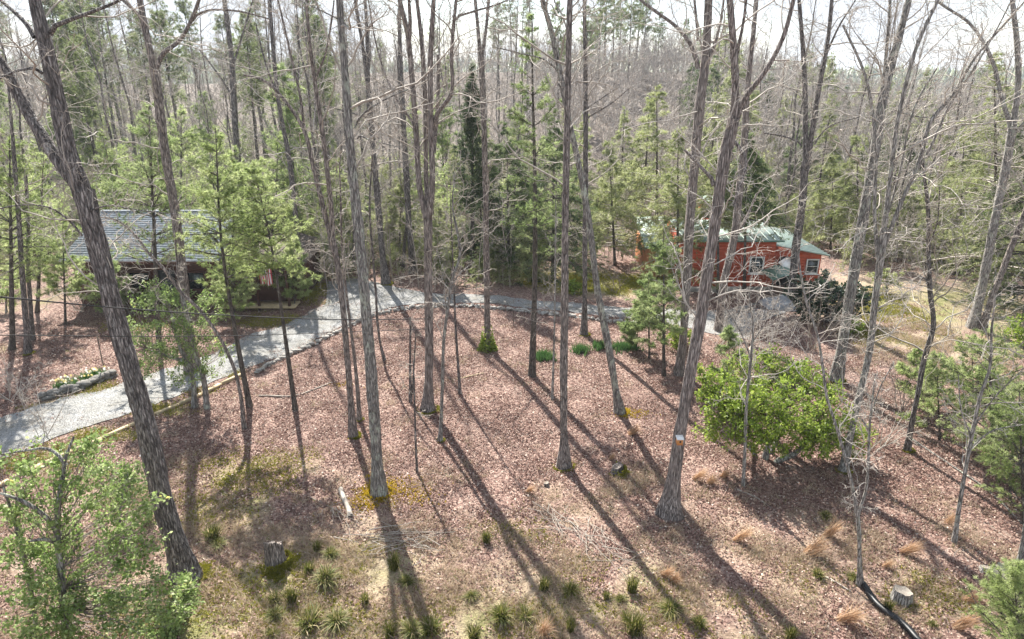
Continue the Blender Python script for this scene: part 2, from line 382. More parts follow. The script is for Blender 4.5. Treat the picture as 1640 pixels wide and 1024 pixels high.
USED_BARE = []
def bare_tree(label, trunk, limbs=(), bark='bark_dark', twig='twig', n=12, t0=.35, ext=5.0, moss=0, spread=1.0,
              sides=14, fine=4, lcap=4.0, cat='tree', name='bare_tree', flare=.22, low=0, group=None, ws=.72, seed=None, rmin=.008):
    r = np.random.default_rng(len(USED_BARE) * 7 + 3 if seed is None else seed); USED_BARE.append(label)
    b0 = G(trunk[0][0], trunk[0][1]); root = thing(name, label, cat, b0, 0, group)
    def line(pts, Y, dy_=0):
        out = []
        for k, (px, py, w_) in enumerate(pts):
            p = P_at(px, py, Y + dy_ * k / max(1, len(pts) - 1)); out.append([*(p - b0), ws * w_ / 2 / F * depth(p)])
        return np.array(out)
    def extend(a, e):
        if e <= 0: return a
        d = a[-1, :3] - a[-2, :3]; d = unit(d + np.array([0, 0, .25]) * np.linalg.norm(d))
        k = [np.append(a[-1, :3] + d * e * f_ + r.normal(size=3) * .12 * f_ * e / 3, a[-1, 3] * (1 - .85 * f_)) for f_ in (.35, .7, 1)]
        return np.vstack([a, k])
    tl = line(trunk, b0[1]); tl[0, :3] = 0
    tl = extend(tl, ext if not limbs or trunk[-1][1] < 60 else 0)
    g, P, rr = trunk_geo(r, tl[:, :3], tl[:, 3], sides, flare)
    to = g.build('trunk', bark, root, True)
    stems = [(tl, t0)]
    for lm in limbs:
        dd = lm[0] if np.isscalar(lm[0]) else r.uniform(-1, 1); pts = lm[1:] if np.isscalar(lm[0]) else lm
        a = extend(line(pts, b0[1], dd), ext * .8 if pts[-1][1] < 30 else 0)
        gl, _, _ = trunk_geo(r, a[:, :3], a[:, 3], max(7, sides - 4), 0, .05); gl.build('limb', bark, root, True); stems.append((a, .12))
    cg = Geo()
    for a, ts in stems:
        q = smooth_line(a, 26); P0, R0 = q[None, :, :3], np.maximum(q[None, :, 3], .01)
        L = np.linalg.norm(np.diff(q[:, :3], axis=0), axis=1).sum(); nn = max(4, int(1.45 * n * min(1, L / 9) * (1.45 if trunk[0][0] > 1200 else 1.1)))
        P1, R1 = grow(r, P0, R0, nn, ts, 1, .95, .33, .42, .26, .03, 9, rmin * 1.6, lcap * spread)
        P2, R2 = grow(r, P1, R1, 7, .15, 1, .8, .5, .6, .3, .03, 6, rmin * 1.0, 2.0)
        P3, R3 = grow(r, P2, R2, fine, .2, 1, .75, .62, .7, .34, .02, 4, rmin * .7, 1.1)
        cg.tubes(P1, R1, 4).tubes(P2, R2, 3).tubes(P3, R3, 3)
    cg.build('crown', twig, root, True)
    if moss:
        mg = Geo(); moss_geo(r, mg, tl[0, 3], int(700 * moss) + 60, moss if moss > 2 else .35 * moss, .35 if moss > 2 else .2, None if moss > 2 else r.uniform(-1.2, .6)); mg.build('moss', 'moss_tuft' if moss > 1.25 else 'green_moss', root)
    return root, b0

def conifer_geo(r, hgt_, crown_r, start, nb, tw, tuft, per, nl, nw, style='pine', lean=(0, 0), trunk_r=None, sides=8, bark_line=None):
    """returns (trunk Geo, branch Geo, foliage Geo) in local space"""
    tr = trunk_r or hgt_ * .012
    if bark_line is None:
        z = np.linspace(0, 1, 7)[:, None]; ln = np.hstack([z * lean[0] + .15 * np.sin(z * 5) * .3, z * lean[1], z * hgt_]); ln[0] = 0
    else: ln = bark_line
    g, P, rr = trunk_geo(r, ln, tr * np.linspace(1, .12, len(ln)), sides, .4, .05)
    P0 = smooth_line(ln, 30)[None]; R0 = np.linspace(tr, .01, 30)[None]
    t = start + (1 - start) * np.sort(r.random(nb)) ** .95
    if style == 'pine': t = np.round(t * 26 + r.normal(size=nb) * .12) / 26
    t = np.clip(t, start, .99)
    u_ = (t - start) / (1 - start)
    prof = {'pine': (1 - u_) ** .7 * (.55 + .45 * np.minimum(1, u_ * 4)), 'hemlock': (1 - u_) ** .85, 'cedar': (1 - u_ ** 2.2) * (.7 + .3 * np.minimum(1, u_ * 3)),
            'tall': np.sqrt(np.clip(1 - u_, 0, 1)) * (.5 + .5 * np.minimum(1, u_ * 2))}[style]
    ln_ = crown_r * np.maximum(prof, .12) * r.uniform(.6, 1.15, nb)
    x = t * 29; i = np.clip(x.astype(int), 0, 28); fr = (x - i)[:, None]
    p = P0[0, i] * (1 - fr) + P0[0, i + 1] * fr
    az = r.uniform(0, 6.28, nb); el = {'pine': .25, 'hemlock': .12, 'cedar': .7, 'tall': .15}[style] + .35 * u_ + r.normal(size=nb) * .12
    d = np.stack([np.cos(az) * np.cos(el), np.sin(az) * np.cos(el), np.sin(el)], 1)
    up = {'pine': .03, 'hemlock': -.11, 'cedar': .1, 'tall': .04}[style]; k = 7
    out = np.empty((nb, k, 3)); out[:, 0] = p
    for j in range(1, k):
        d = unit(d + .08 * r.normal(size=(nb, 3)) + np.array([0, 0, up])); out[:, j] = out[:, j - 1] + d * (ln_ / (k - 1))[:, None]
    R1 = np.maximum(.012 * ln_[:, None] * np.linspace(1, .3, k)[None], .005) * (1.3 if style != 'cedar' else .8)
    P2, R2 = grow(r, out, R1, tw, .2, 1, .8, .45, .6, .12, up * .5, 3, .004, crown_r * .5)
    if style in ('hemlock', 'pine'): P2[:, :, 2] = P2[:, :1, 2] + (P2[:, :, 2] - P2[:, :1, 2]) * .45
    bg_ = Geo(); bg_.tubes(out, R1, 4).tubes(P2, R2, 3)
    fg = Geo(); clump = np.repeat(r.random(nb), tw)
    pos, tan, pi = along(r, P2, tuft); kp = r.random(len(pi)) < np.clip(np.repeat(ln_, tw)[pi] / (.6 * crown_r), .12, 1); pos, tan, pi = pos[kp], tan[kp], pi[kp]
    if style == 'hemlock': tan = tan * .6 + np.array([0, 0, -.25])
    needles(r, fg, pos, tan, per, nl, nw, .75 if style != 'hemlock' else .55, clump[pi])
    pos, tan, pi = along(r, out[:, 3:], max(1, tuft // 2)); needles(r, fg, pos, tan, per, nl, nw, .8)
    return g, bg_, fg

def conifer(label, base, top, half, start, style='pine', mat='pine_needle', nb=60, tw=7, tuft=4, per=8, nl=None, bark='bark_pine', name='pine_tree', group=None,
            trunk_w=None, seed=0, limb='bark_pine', via=None, cat='tree'):
    r = np.random.default_rng(seed + int(base[0])); b0 = G(*base); tp = P_at(top[0], top[1], b0[1]) - b0
    dp = depth(b0); cr = half / F * dp; nl = nl or max(.06, .0055 * dp); nw = max(.004, .00033 * dp)
    ln = [np.zeros(3)] + ([P_at(a, b_, b0[1]) - b0 for a, b_ in via] if via else [tp * .5]) + [tp]
    root = thing(name, label, cat, b0, 0, group)
    g, bg_, fg = conifer_geo(r, tp[2], cr, start, nb, tw, tuft, per, nl, nw, style, trunk_r=(trunk_w / 2 / F * dp if trunk_w else None), bark_line=smooth_line(np.array(ln), 8))
    g.build('trunk', bark, root, True); bg_.build('branch', limb, root, True, kind='stuff'); fg.build('foliage', mat, root)
    return root, b0

# ------------------------------------------------------------------ the ground
def blob(x, y, items):
    v = np.zeros_like(x)
    for px, py, rx, ry, s in items:
        c_ = G(px, py); v = np.maximum(v, s * np.exp(-(((x - c_[0]) / rx) ** 2 + ((y - c_[1]) / ry) ** 2)))
    return v
GRASS = [(400, 750, 2.6, 1.6, .55), (360, 800, 2.5, 2, .5), (460, 960, 3, 1.6, .75), (640, 1010, 3, 1.3, .55), (330, 990, 2.5, 1.6, .6), (800, 1000, 2.5, 1.3, .5),
         (1010, 960, 2.5, 1.5, .45), (560, 900, 2.6, 1.6, .35), (850, 850, 3.5, 1.6, .3), (1130, 1000, 3, 1.5, .35), (970, 452, 5, 2.3, .95), (905, 440, 4, 2, .6),
         (1040, 450, 3.5, 2.5, .8), (460, 475, 3.2, 2.6, .7), (430, 515, 1.8, 1.1, .9), (500, 440, 3, 2, .5), (1460, 490, 5, 3.5, .8), (1420, 540, 2.5, 2.5, .55),
         (1560, 480, 6, 4, .6), (1640, 540, 5, 4, .6), (110, 650, 2, .7, .8), (160, 625, 1.6, .8, .9), (60, 480, 3, 3, .45), (10, 560, 2, 3, .3), (230, 520, 3, 2, .4),
         (100, 718, 1.3, .5, 1), (250, 656, 1.6, .5, 1), (170, 695, 1.6, .5, .95), (310, 628, 1.2, .5, .8), (360, 600, 1.2, .5, .6), (60, 740, 1.6, .6, .9), (1310, 915, 2, 1.5, .3), (1500, 960, 2.5, 1.2, .4)]
STRAW = [(500, 930, 6, 3, .95), (800, 960, 6, 2.5, .8), (1100, 960, 5, 3, .62), (330, 900, 4, 3, .75), (1300, 900, 4.5, 3, .6), (1480, 480, 8, 6, 1.2), (1500, 560, 3.5, 4, 1.1), (1600, 520, 6, 5, 1.0),  # clearing at right: tan straw, raised further to paint in its sunlit paleness
         (1560, 860, 4, 3, .35), (1000, 800, 4, 2.5, .42), (640, 760, 4, 2, .3), (960, 460, 7, 3, .6), (450, 470, 5, 3, .5), (150, 800, 4, 3, .6), (110, 980, 4, 3, .7), (700, 900, 5, 2, .6)]
SOIL = [(1350, 600, 4, 4.5, .55), (1250, 560, 3, 3, .4), (1550, 700, 4, 4, .3)]
def axis(a, b, s, far, k):
    c_ = list(np.arange(a, b, s)); d = s
    while c_[-1] < far: d *= k; c_.append(c_[-1] + d)
    return c_
ys = np.array(axis(-14, 62, .5, 2400, 1.07)); xp = np.array(axis(0, 36, .5, 1500, 1.1)); xs = np.concatenate([-xp[:0:-1], xp])
X, Y = np.meshgrid(xs, ys); Z = hgt(X, Y)
g = Geo(); nx = len(xs); i = (np.arange(len(ys) - 1)[:, None] * nx + np.arange(nx - 1)[None]).ravel()
g.add(np.stack([X, Y, Z], -1), np.stack([i, i + 1, i + 1 + nx, i + nx], 1))
go = g.build('ground', 'ground_litter', None, True, kind='structure')
xf, yf = X.ravel(), Y.ravel(); wob = .75 + .5 * np.sin(xf * 1.7 + np.sin(yf * 2.1)) * np.sin(yf * 1.3 + np.sin(xf * 1.1))
for nm, it in (('grass', GRASS), ('straw', STRAW), ('soil', SOIL), ('forest', [])):
    v = blob(xf, yf, it) * wob
    if nm == 'soil': v = np.maximum(v, .8 * sstep(48, 62, yf))
    if nm == 'forest': v = 2 * sstep(170, 260, yf)
    a = go.data.attributes.new(nm, 'FLOAT', 'POINT'); a.data.foreach_set('value', v.astype(np.float32))

def strip(name, near, far, lift, mat, nseg=60, m_=10, kind='structure'):
    a = smooth_line(np.array([G(*p) for p in near]), nseg); b_ = smooth_line(np.array([G(*p) for p in far]), nseg)
    t = np.linspace(0, 1, m_)[None, :, None]; V = a[:, None] * (1 - t) + b_[:, None] * t
    rr_ = np.random.default_rng(5); V[:, 0, :2] += rr_.normal(size=(nseg, 2)) * .05; V[:, -1, :2] += rr_.normal(size=(nseg, 2)) * .1
    V[..., 2] = hgt(V[..., 0], V[..., 1]) + lift
    g = Geo(); i = (np.arange(nseg - 1)[:, None] * m_ + np.arange(m_ - 1)[None]).ravel(); g.add(V, np.stack([i, i + m_, i + m_ + 1, i + 1], 1))
    return g.build(name, mat, None, True, kind=kind)
NEAR = [(-160, 800), (-60, 762), (0, 738), (100, 698), (215, 660), (310, 624), (385, 594), (450, 571), (510, 543), (560, 518), (600, 501), (680, 487), (740, 486), (850, 495), (960, 507), (1030, 514), (1110, 528), (1200, 545)]
FAR = [(-160, 730), (-60, 690), (0, 670), (80, 645), (178, 622), (239, 600), (325, 575), (400, 538), (465, 516), (520, 488), (575, 470), (660, 470), (742, 472), (850, 482), (960, 490), (1040, 495), (1130, 498), (1210, 508)]
strip('gravel_driveway', NEAR, FAR, .03, 'gravel', 120, 14)
strip('gravel_parking', [(522, 490), (570, 478), (620, 472), (690, 472)], [(525, 452), (555, 447), (600, 452), (640, 462)], .034, 'gravel', 24, 12)
strip('gravel_spur', [(1120, 512), (1180, 522), (1250, 505), (1275, 485)], [(1110, 500), (1165, 496), (1205, 486), (1235, 474)], .036, 'gravel', 24, 8)

# leaf litter, dry grass and thin turf: what nobody could count
def scatter_px(r, n_, box, keep):
    out = []
    tot = 0
    while tot < n_:
        a, b_ = r.uniform(box[0], box[1], n_), r.uniform(box[2], box[3], n_)
        k = keep(a, b_) > r.random(n_); q = np.stack([a[k], b_[k]], 1); out.append(q); tot += len(q)
    return np.concatenate(out)[:n_]
nearw = np.array([G(*p)[:2] for p in NEAR]); farw = np.array([G(*p)[:2] for p in FAR]); road_poly = np.concatenate([nearw, farw[::-1]])
def inside(x, y, poly):
    c_ = np.zeros(x.shape, bool); j = len(poly) - 1
    for i in range(len(poly)):
        xi, yi = poly[i]; xj, yj = poly[j]
        c_ ^= ((yi > y) != (yj > y)) & (x < (xj - xi) * (y - yi) / (yj - yi + 1e-12) + xi); j = i
    return c_
park_poly = np.array([G(*p)[:2] for p in [(522, 490), (570, 478), (690, 474), (640, 462), (600, 452), (555, 447), (525, 452)]])
def clump(x, y): return .5 + .25 * np.sin(1.9 * x + 1.3 * np.sin(1.1 * y)) + .25 * np.sin(2.3 * y + 1.7 * np.sin(.9 * x))
def off_road(x, y): return ~inside(x, y, road_poly) & ~inside(x, y, park_poly)
r = np.random.default_rng(21)
def view(x, y): return (np.abs(x) < .86 * y + 2.5)
q = scatter_px(r, 1700, (-24, 24, 11, 44), lambda x, y: off_road(x, y) * view(x, y) * clump(y, x) ** 2)
g = Geo(); az = r.uniform(0, 6.28, len(q)); ln_ = r.uniform(.15, .8, len(q)); d_ = np.stack([np.cos(az), np.sin(az), r.normal(0, .05, len(q))], 1)
p0 = np.column_stack([q, hgt(q[:, 0], q[:, 1]) + .03]); Pm = p0[:, None] + d_[:, None] * ln_[:, None, None] * np.linspace(0, 1, 4)[None, :, None] + r.normal(0, .02, (len(q), 4, 3))
g.tubes(Pm, r.uniform(.004, .011, len(q))[:, None] * np.linspace(1, .4, 4)[None], 3); g.build('fallen_twigs', 'dead_wood', None, kind='stuff')

def gn_stuff(name, protos, mat, loc, rz, scl, tilt=0.0):
    rr_ = np.random.default_rng(len(name)); n_ = len(loc); me = bpy.data.meshes.new(name); me.from_pydata([tuple(map(float, p)) for p in loc], [], [])
    a = me.attributes.new('rot', 'FLOAT_VECTOR', 'POINT'); a.data.foreach_set('vector', np.stack([rr_.normal(0, tilt, n_) if tilt else 0 * rz, rr_.normal(0, tilt, n_) if tilt else 0 * rz, rz], 1).astype(np.float32).ravel())
    a = me.attributes.new('size', 'FLOAT', 'POINT'); a.data.foreach_set('value', np.asarray(scl, np.float32))
    a = me.attributes.new('pick', 'INT', 'POINT'); a.data.foreach_set('value', rr_.integers(0, len(protos), n_).astype(np.int32))
    o = bpy.data.objects.new(name, me); COL.objects.link(o); o['kind'] = 'stuff'; me.materials.append(MATS[mat])
    ng = bpy.data.node_groups.new(name, 'GeometryNodeTree'); ng.interface.new_socket('Geometry', in_out='INPUT', socket_type='NodeSocketGeometry'); ng.interface.new_socket('Geometry', in_out='OUTPUT', socket_type='NodeSocketGeometry')
    N, Lk = ng.nodes, ng.links; gi, go_ = N.new('NodeGroupInput'), N.new('NodeGroupOutput'); jn = N.new('GeometryNodeJoinGeometry')
    def attr(nm, ty): q = N.new('GeometryNodeInputNamedAttribute'); q.data_type = ty; q.inputs['Name'].default_value = nm; return q.outputs['Attribute']
    er = N.new('FunctionNodeEulerToRotation'); Lk.new(attr('rot', 'FLOAT_VECTOR'), er.inputs[0]); sz, pk = attr('size', 'FLOAT'), attr('pick', 'INT')
    for k, gp in enumerate(protos):
        po = gp.build(name + '_piece', mat); COL.objects.unlink(po)
        oi = N.new('GeometryNodeObjectInfo'); oi.inputs['Object'].default_value = po; ip = N.new('GeometryNodeInstanceOnPoints')
        cm = N.new('FunctionNodeCompare'); cm.data_type = 'INT'; cm.operation = 'EQUAL'
        ci = [s for s in cm.inputs if s.type == 'INT']; Lk.new(pk, ci[0]); ci[1].default_value = k
        Lk.new(gi.outputs[0], ip.inputs['Points']); Lk.new(cm.outputs[0], ip.inputs['Selection']); Lk.new(oi.outputs['Geometry'], ip.inputs['Instance']); Lk.new(er.outputs[0], ip.inputs['Rotation']); Lk.new(sz, ip.inputs['Scale']); Lk.new(ip.outputs[0], jn.inputs[0])
    Lk.new(jn.outputs[0], go_.inputs[0]); md = o.modifiers.new('scatter', 'NODES'); md.node_group = ng
    return o
LP = []
for k in range(8):
    n_ = 52; g = Geo(); a_ = r.uniform(0, 6.28, n_); pos = np.column_stack([r.normal(0, .26, (n_, 2)), r.uniform(.006, .055, n_)])
    leaves(r, g, pos, np.stack([np.cos(a_), np.sin(a_), r.normal(0, .35, n_)], 1), .068, .025, .45, .5, np.clip(r.normal(.5, .25, n_), 0, 1)); LP.append(g)
q = scatter_px(r, 8500, (-27, 27, 11, 40), lambda x, y: (off_road(x, y) * .96 + .04) * view(x, y) * np.clip(1.05 - .75 * blob(x, y, STRAW) - .7 * blob(x, y, GRASS), .22, 1) * (.3 + .7 * clump(x, y)) * (1.25 - .02 * y))
gn_stuff('leaf_litter', LP, 'litter_leaf', np.column_stack([q, hgt(q[:, 0], q[:, 1])]), r.uniform(0, 6.28, len(q)), r.uniform(.85, 1.2, len(q)))

def blade_patch(n_, ln, wd, up0, up1, per, spread):
    g = Geo(); a_ = r.uniform(0, 6.28, n_); pos = np.column_stack([r.normal(0, spread, (n_, 2)), np.zeros(n_)])
    needles(r, g, pos, np.stack([np.cos(a_), np.sin(a_), r.uniform(up0, up1, n_)], 1), per, ln, wd, .5); return g
q = scatter_px(r, 2700, (-24, 24, 11, 36), lambda x, y: off_road(x, y) * view(x, y) * np.clip(blob(x, y, STRAW) - .1, .02, 1) * clump(x, y) ** 2)
gn_stuff('dry_grass', [blade_patch(22, .2, .009, .1, .9, 3, .15) for _ in range(8)], 'dead_grass', np.column_stack([q, hgt(q[:, 0], q[:, 1])]), r.uniform(0, 6.28, len(q)), r.uniform(.7, 1.4, len(q)))
q = scatter_px(r, 3000, (-24, 24, 11, 46), lambda x, y: off_road(x, y) * view(x, y) * np.clip(blob(x, y, GRASS) - .15, 0, 1) * clump(x, y))
gn_stuff('thin_grass', [blade_patch(20, .11, .01, .5, 1.5, 3, .17) for _ in range(8)], 'green_moss', np.column_stack([q, hgt(q[:, 0], q[:, 1])]), r.uniform(0, 6.28, len(q)), r.uniform(.7, 1.4, len(q)))

# ------------------------------------------------------------------ houses
def wall_siding(g, x0, x1, y, z0, z1, step=.19, face=-1):
    z = z0
    while z < z1 - .02:
        h_ = min(step, z1 - z); t0_, t1_ = .034, .012
        yy = y + face * t0_; y2 = y + face * t1_
        g.add([[x0, yy, z], [x1, yy, z], [x1, y2, z + h_], [x0, y2, z + h_], [x0, y, z], [x1, y, z]], [[0, 1, 2, 3], [4, 5, 1, 0]]); z += step
def window(root, x0, x1, z0, z1, y, mull=1, trim='white_paint'):
    f_ = Geo(); w_ = .075; d_ = .09
    for c_, s_ in (((x0 + w_ / 2, y, (z0 + z1) / 2), (w_, d_, z1 - z0)), ((x1 - w_ / 2, y, (z0 + z1) / 2), (w_, d_, z1 - z0)),
                   (((x0 + x1) / 2, y, z0 + w_ / 2), (x1 - x0 - 2 * w_, d_, w_)), (((x0 + x1) / 2, y, z1 - w_ / 2), (x1 - x0 - 2 * w_, d_, w_))): f_.box(c_, s_)
    f_.box(((x0 + x1) / 2, y - .02, z0 - .035), (x1 - x0 + .12, .14, .05))
    if mull: f_.box(((x0 + x1) / 2, y + .012, (z0 + z1) / 2), (x1 - x0 - 2 * w_ - .01, .05, .035))
    fo = f_.build('window', trim, root); p = Geo(); p.box(((x0 + x1) / 2, y + .02, (z0 + z1) / 2), (x1 - x0 - .1, .012, z1 - z0 - .1)); p.build('pane', 'glass', fo)

# brown house under a grey shingle roof, left
hb = np.array([0, 0, 0.]); YF = 39.0
xl = P_at(92, 418, YF - .6)[0]; xr = P_at(348, 418, YF - .6)[0]; ze = 3.05; zr = 4.95; YR = YF + 4.6
root = thing('cabin', 'dark brown cabin with a long grey shingle roof behind green saplings', 'house', (0, 0, 0))
g = Geo(); g.box(((xl + xr) / 2 + .1, YF + 4.5, ze / 2 - .1), (xr - xl - .7, 9.0, ze - .1)); g.build('wall', 'brown_wall', root)
g = Geo(); wall_siding(g, xl + .45, xr - .25, YF, .35, ze - .15, .2); g.build('siding', 'brown_wall', root, kind='stuff')
for sgn in (1, -1):                            # two roof slopes, shingles laid in courses
    e_y = YR - sgn * (YR - YF + .6); g = Geo(); g.slab([[xl, e_y, ze - .1], [xr, e_y, ze - .1], [xr, YR, zr - .1], [xl, YR, zr - .1]], .12); ro = g.build('roof', 'shingle', root)
    if sgn == 1:
        g = Geo(); rr_ = np.random.default_rng(3); nco = 22
        for k in range(nco):
            t0_, t1_ = k / nco, (k + 1.15) / nco; xx = xl
            while xx < xr:
                wd_ = min(rr_.uniform(.28, .42), xr - xx); j_ = rr_.normal(0, .006)
                ya, yb = e_y + (YR - e_y) * t0_ - .02, e_y + (YR - e_y) * min(1, t1_); za, zb = ze + (zr - ze) * t0_ - .062 + j_, ze + (zr - ze) * min(1, t1_) - .09
                g.add([[xx, ya, za], [xx + wd_ - .012, ya, za], [xx + wd_ - .012, yb, zb], [xx, yb, zb], [xx, ya, za - .03], [xx + wd_ - .012, ya, za - .03]], [[0, 1, 2, 3], [4, 5, 1, 0]]); xx += wd_
        g.build('shingle_courses', 'shingle', ro, kind='stuff')
g = Geo(); g.box(((xl + xr) / 2, YF - .66, ze - .17), (xr - xl, .05, .17)); g.build('fascia', 'brown_wall', root)
g = Geo(); g.box(((xl + xr) / 2, YR, zr - .06), (xr - xl, .3, .09)); g.build('ridge_cap', 'shingle', root)
x2 = P_at(472, 420, YF)[0]                      # porch wing to the right with a low gable
g = Geo(); g.box(((xr + x2) / 2, YF + 3.0, 1.35), (x2 - xr - .3, 5.6, 2.6)); g.build('wing_wall', 'brown_wall', root)
xm = (xr + x2) / 2
for sgn in (-1, 1):
    g = Geo(); xe = xm + sgn * ((x2 - xr) / 2 + .35); g.slab([[xe, YF - .9, 2.5], [xm, YF - .9, 3.2], [xm, YF + 6.5, 3.2], [xe, YF + 6.5, 2.5]], .1); g.build('wing_roof', 'wing_shingle', root)
g = Geo(); g.add([[xr + .2, YF + .18, 2.5], [x2 - .2, YF + .18, 2.5], [xm, YF + .18, 3.1]], T=[[0, 1, 2]]); g.add([[xr + .2, YF + .3, 2.5], [x2 - .2, YF + .3, 2.5], [xm, YF + .3, 3.1]], T=[[2, 1, 0]]); g.build('gable', 'brown_wall', root)
for x_ in (xr + .35, xm, x2 - .35):
    g = Geo(); g.box((x_, YF - .75, 1.3), (.13, .13, 2.5)); g.build('porch_post', 'brown_wall', root)
g = Geo(); g.box((xm, YF - .35, .22), (x2 - xr, 1.1, .12)); g.build('porch_floor', 'timber_wood', root)
window(root, xl + 1.4, xl + 2.5, 1.05, 2.2, YF - .06, 1, 'brown_wall'); window(root, xl + 3.6, xl + 4.9, 1.05, 2.2, YF - .06, 1, 'brown_wall'); window(root, xr - 2.2, xr - 1.1, 1.05, 2.2, YF - .06, 1, 'brown_wall')
g = Geo(); g.box((xl + 5.9, YF - .05, 1.25), (.95, .08, 2.05)); do = g.build('door', 'dark_trim', root)
g = Geo(); g.box((xl + 6.28, YF - .13, 1.2), (.05, .07, .14)); g.build('handle', 'grey_box', do)

# striped flag on the porch
fp = P_at(423, 430, YF - 1.2); root = thing('flag', 'red and white striped flag hanging by the porch of the brown cabin', 'flag', fp)
nu, nv = 13, 14; W_, H_ = .78, .98
uu, vv = np.meshgrid(np.linspace(0, 1, nu * 2 + 1), np.linspace(0, 1, nv + 1)); xx = (uu - .5) * W_ * (1 - .1 * vv); yy = .07 * np.sin(uu * 13 + vv * 2) * (.4 + vv); zz = -vv * H_ + .04 * np.sin(uu * 6)
V = np.stack([xx, yy, zz], -1); g = Geo(); S_ = nu * 2 + 1
for iu in range(nu * 2):
    for iv in range(nv):
        i = iv * S_ + iu; st_ = iu // 2; mi_ = 2 if (st_ < 7 and iv < 5) else (0 if st_ % 2 == 0 else 1)
        g.add(V.reshape(-1, 3)[[i, i + 1, i + 1 + S_, i + S_]], [[0, 1, 2, 3]], mi=mi_)
fl = g.build('cloth', ['flag_red', 'flag_white', 'flag_blue'], root, True)
g = Geo()
for iu in range(6):
    for iv in range(4):
        c_ = V[iv + 1 if iv < 4 else 4, iu * 2 + 1 + (iv % 2)] + [0, -.012, 0]; a5 = np.arange(10) * math.pi / 5; rs = np.where(np.arange(10) % 2 == 0, .03, .013)
        g.add(np.vstack([c_, c_ + np.stack([np.sin(a5) * rs, np.zeros(10), np.cos(a5) * rs], 1)]), T=[[0, k + 1, (k + 1) % 10 + 1] for k in range(10)])
g.build('star', 'flag_white', fl, kind='stuff')
g = Geo(); g.tubes(np.array([[[-.42, 0, .03], [.1, .2, .06], [.5, .45, .1]]]), np.full((1, 3), .018), 6); g.build('staff', 'white_paint', root)

# red house under pale green metal roofs, right
K = 1.35
root = thing('red_house', 'red clapboard house with pale green metal roofs behind tall trees', 'house', (0, 0, 0))
def metal_roof(quad, seams=10):
    q_ = np.array(quad, float); g = Geo(); g.slab(q_, .07); ro = g.build('roof', 'green_metal', root)
    nn = np.cross(q_[1] - q_[0], q_[3] - q_[0]); nn /= np.linalg.norm(nn); nn *= np.sign(nn[2]); g = Geo()
    for t in np.linspace(.01, .99, seams):
        a_ = q_[0] * (1 - t) + q_[1] * t; b_ = q_[3] * (1 - t) + q_[2] * t; g.tubes(np.array([[a_ + nn * .012, b_ + nn * .012]]), np.full((1, 2), .028), 4)
    g.build('seam', 'green_metal', ro, kind='stuff')
    g = Geo(); g.tubes(np.array([[q_[0] - nn * .06, q_[1] - nn * .06]]), np.full((1, 2), .06), 4); g.build('gutter', 'green_edge', ro)
def block(x0, x1, y0, y1, zl, zr_, mat='red_wall', z0=-.2):
    g = Geo(); g.add([[x0, y0, z0], [x1, y0, z0], [x1, y1, z0], [x0, y1, z0], [x0, y0, zl], [x1, y0, zr_], [x1, y1, zr_], [x0, y1, zl]],
                     [[0, 1, 5, 4], [1, 2, 6, 5], [2, 3, 7, 6], [3, 0, 4, 7], [4, 5, 6, 7], [3, 2, 1, 0]]); return g.build('wall', mat, root)
A = dict(x0=P_at(1098, 430, 31 * K)[0], x1=P_at(1238, 430, 31 * K)[0], y=31 * K)
block(A['x0'], A['x1'], A['y'], A['y'] + 6, 3.45, 3.45)
g = Geo(); wall_siding(g, A['x0'], A['x1'], A['y'], .35, 3.4, .2); g.build('siding', 'red_wall', root, kind='stuff')
g = Geo(); g.box(((A['x0'] + A['x1']) / 2, A['y'] - .03, .12), (A['x1'] - A['x0'], .12, .5)); g.build('foundation', 'stone_grey', root)
xa = (A['x0'] + A['x1']) / 2 - .6
metal_roof([[A['x0'] - .4, A['y'] - .5, 3.5], [A['x1'] + .3, A['y'] - .5, 3.5], [A['x1'] + .3, A['y'] + 3.6, 3.95], [A['x0'] - .4, A['y'] + 3.6, 3.95]], 14)
bx0, bx1 = A['x1'] + .02, P_at(1314, 420, 32.2 * K)[0]; yb = 32.2 * K          # lower block to the right, roof falling to the right
block(bx0, bx1, yb, yb + 6.5, 2.75, 2.05); g = Geo(); wall_siding(g, bx0 + .03, bx1, yb, .2, 2.05, .2); g.build('siding', 'red_wall', root, kind='stuff')
metal_roof([[bx1 + .35, yb - .45, 2.10], [bx1 + .35, yb + 7, 2.10], [bx0 - .6, yb + 7, 3.0], [bx0 - .6, yb - .45, 3.0]], 16)
wx0, wx1 = P_at(1200, 420, A['y'])[0], P_at(1223, 420, A['y'])[0]
window(root, wx0, wx1, P_at(1200, 438, A['y'])[2], P_at(1200, 411, A['y'])[2], A['y'] - .07)
wx0, wx1 = P_at(1291, 420, yb)[0], P_at(1311, 420, yb)[0]
window(root, wx0, wx1, .75, 1.75, yb - .07)
wx0, wx1 = P_at(1160, 420, A['y'])[0], P_at(1180, 420, A['y'])[0]
cx0, cx1 = P_at(1138, 335, 35 * K)[0], P_at(1180, 335, 35 * K)[0]; yc = 35 * K   # raised clerestory
block(cx0, cx1, yc, yc + 3.5, 4.55, 4.55, 'red_wall', 3.3)
metal_roof([[cx0 - .3, yc - .4, 4.6], [cx1 + .3, yc - .4, 4.6], [cx1 + .3, yc + 2.4, 4.85], [cx0 - .3, yc + 2.4, 4.85]], 8)
ch = Geo(); ch.box((P_at(1158, 316, yc + 2)[0], yc + 2, 5.2), (.5, .5, 1.0)); co_ = ch.build('chimney', 'dark_trim', root); ch = Geo(); ch.box((P_at(1158, 316, yc + 2)[0], yc + 2, 5.75), (.68, .68, .1)); ch.build('chimney_cap', 'dark_trim', co_)
yd = 33.4 * K; dx0, dx1 = P_at(1034, 400, yd)[0], A['x0'] + .3                    # left wing
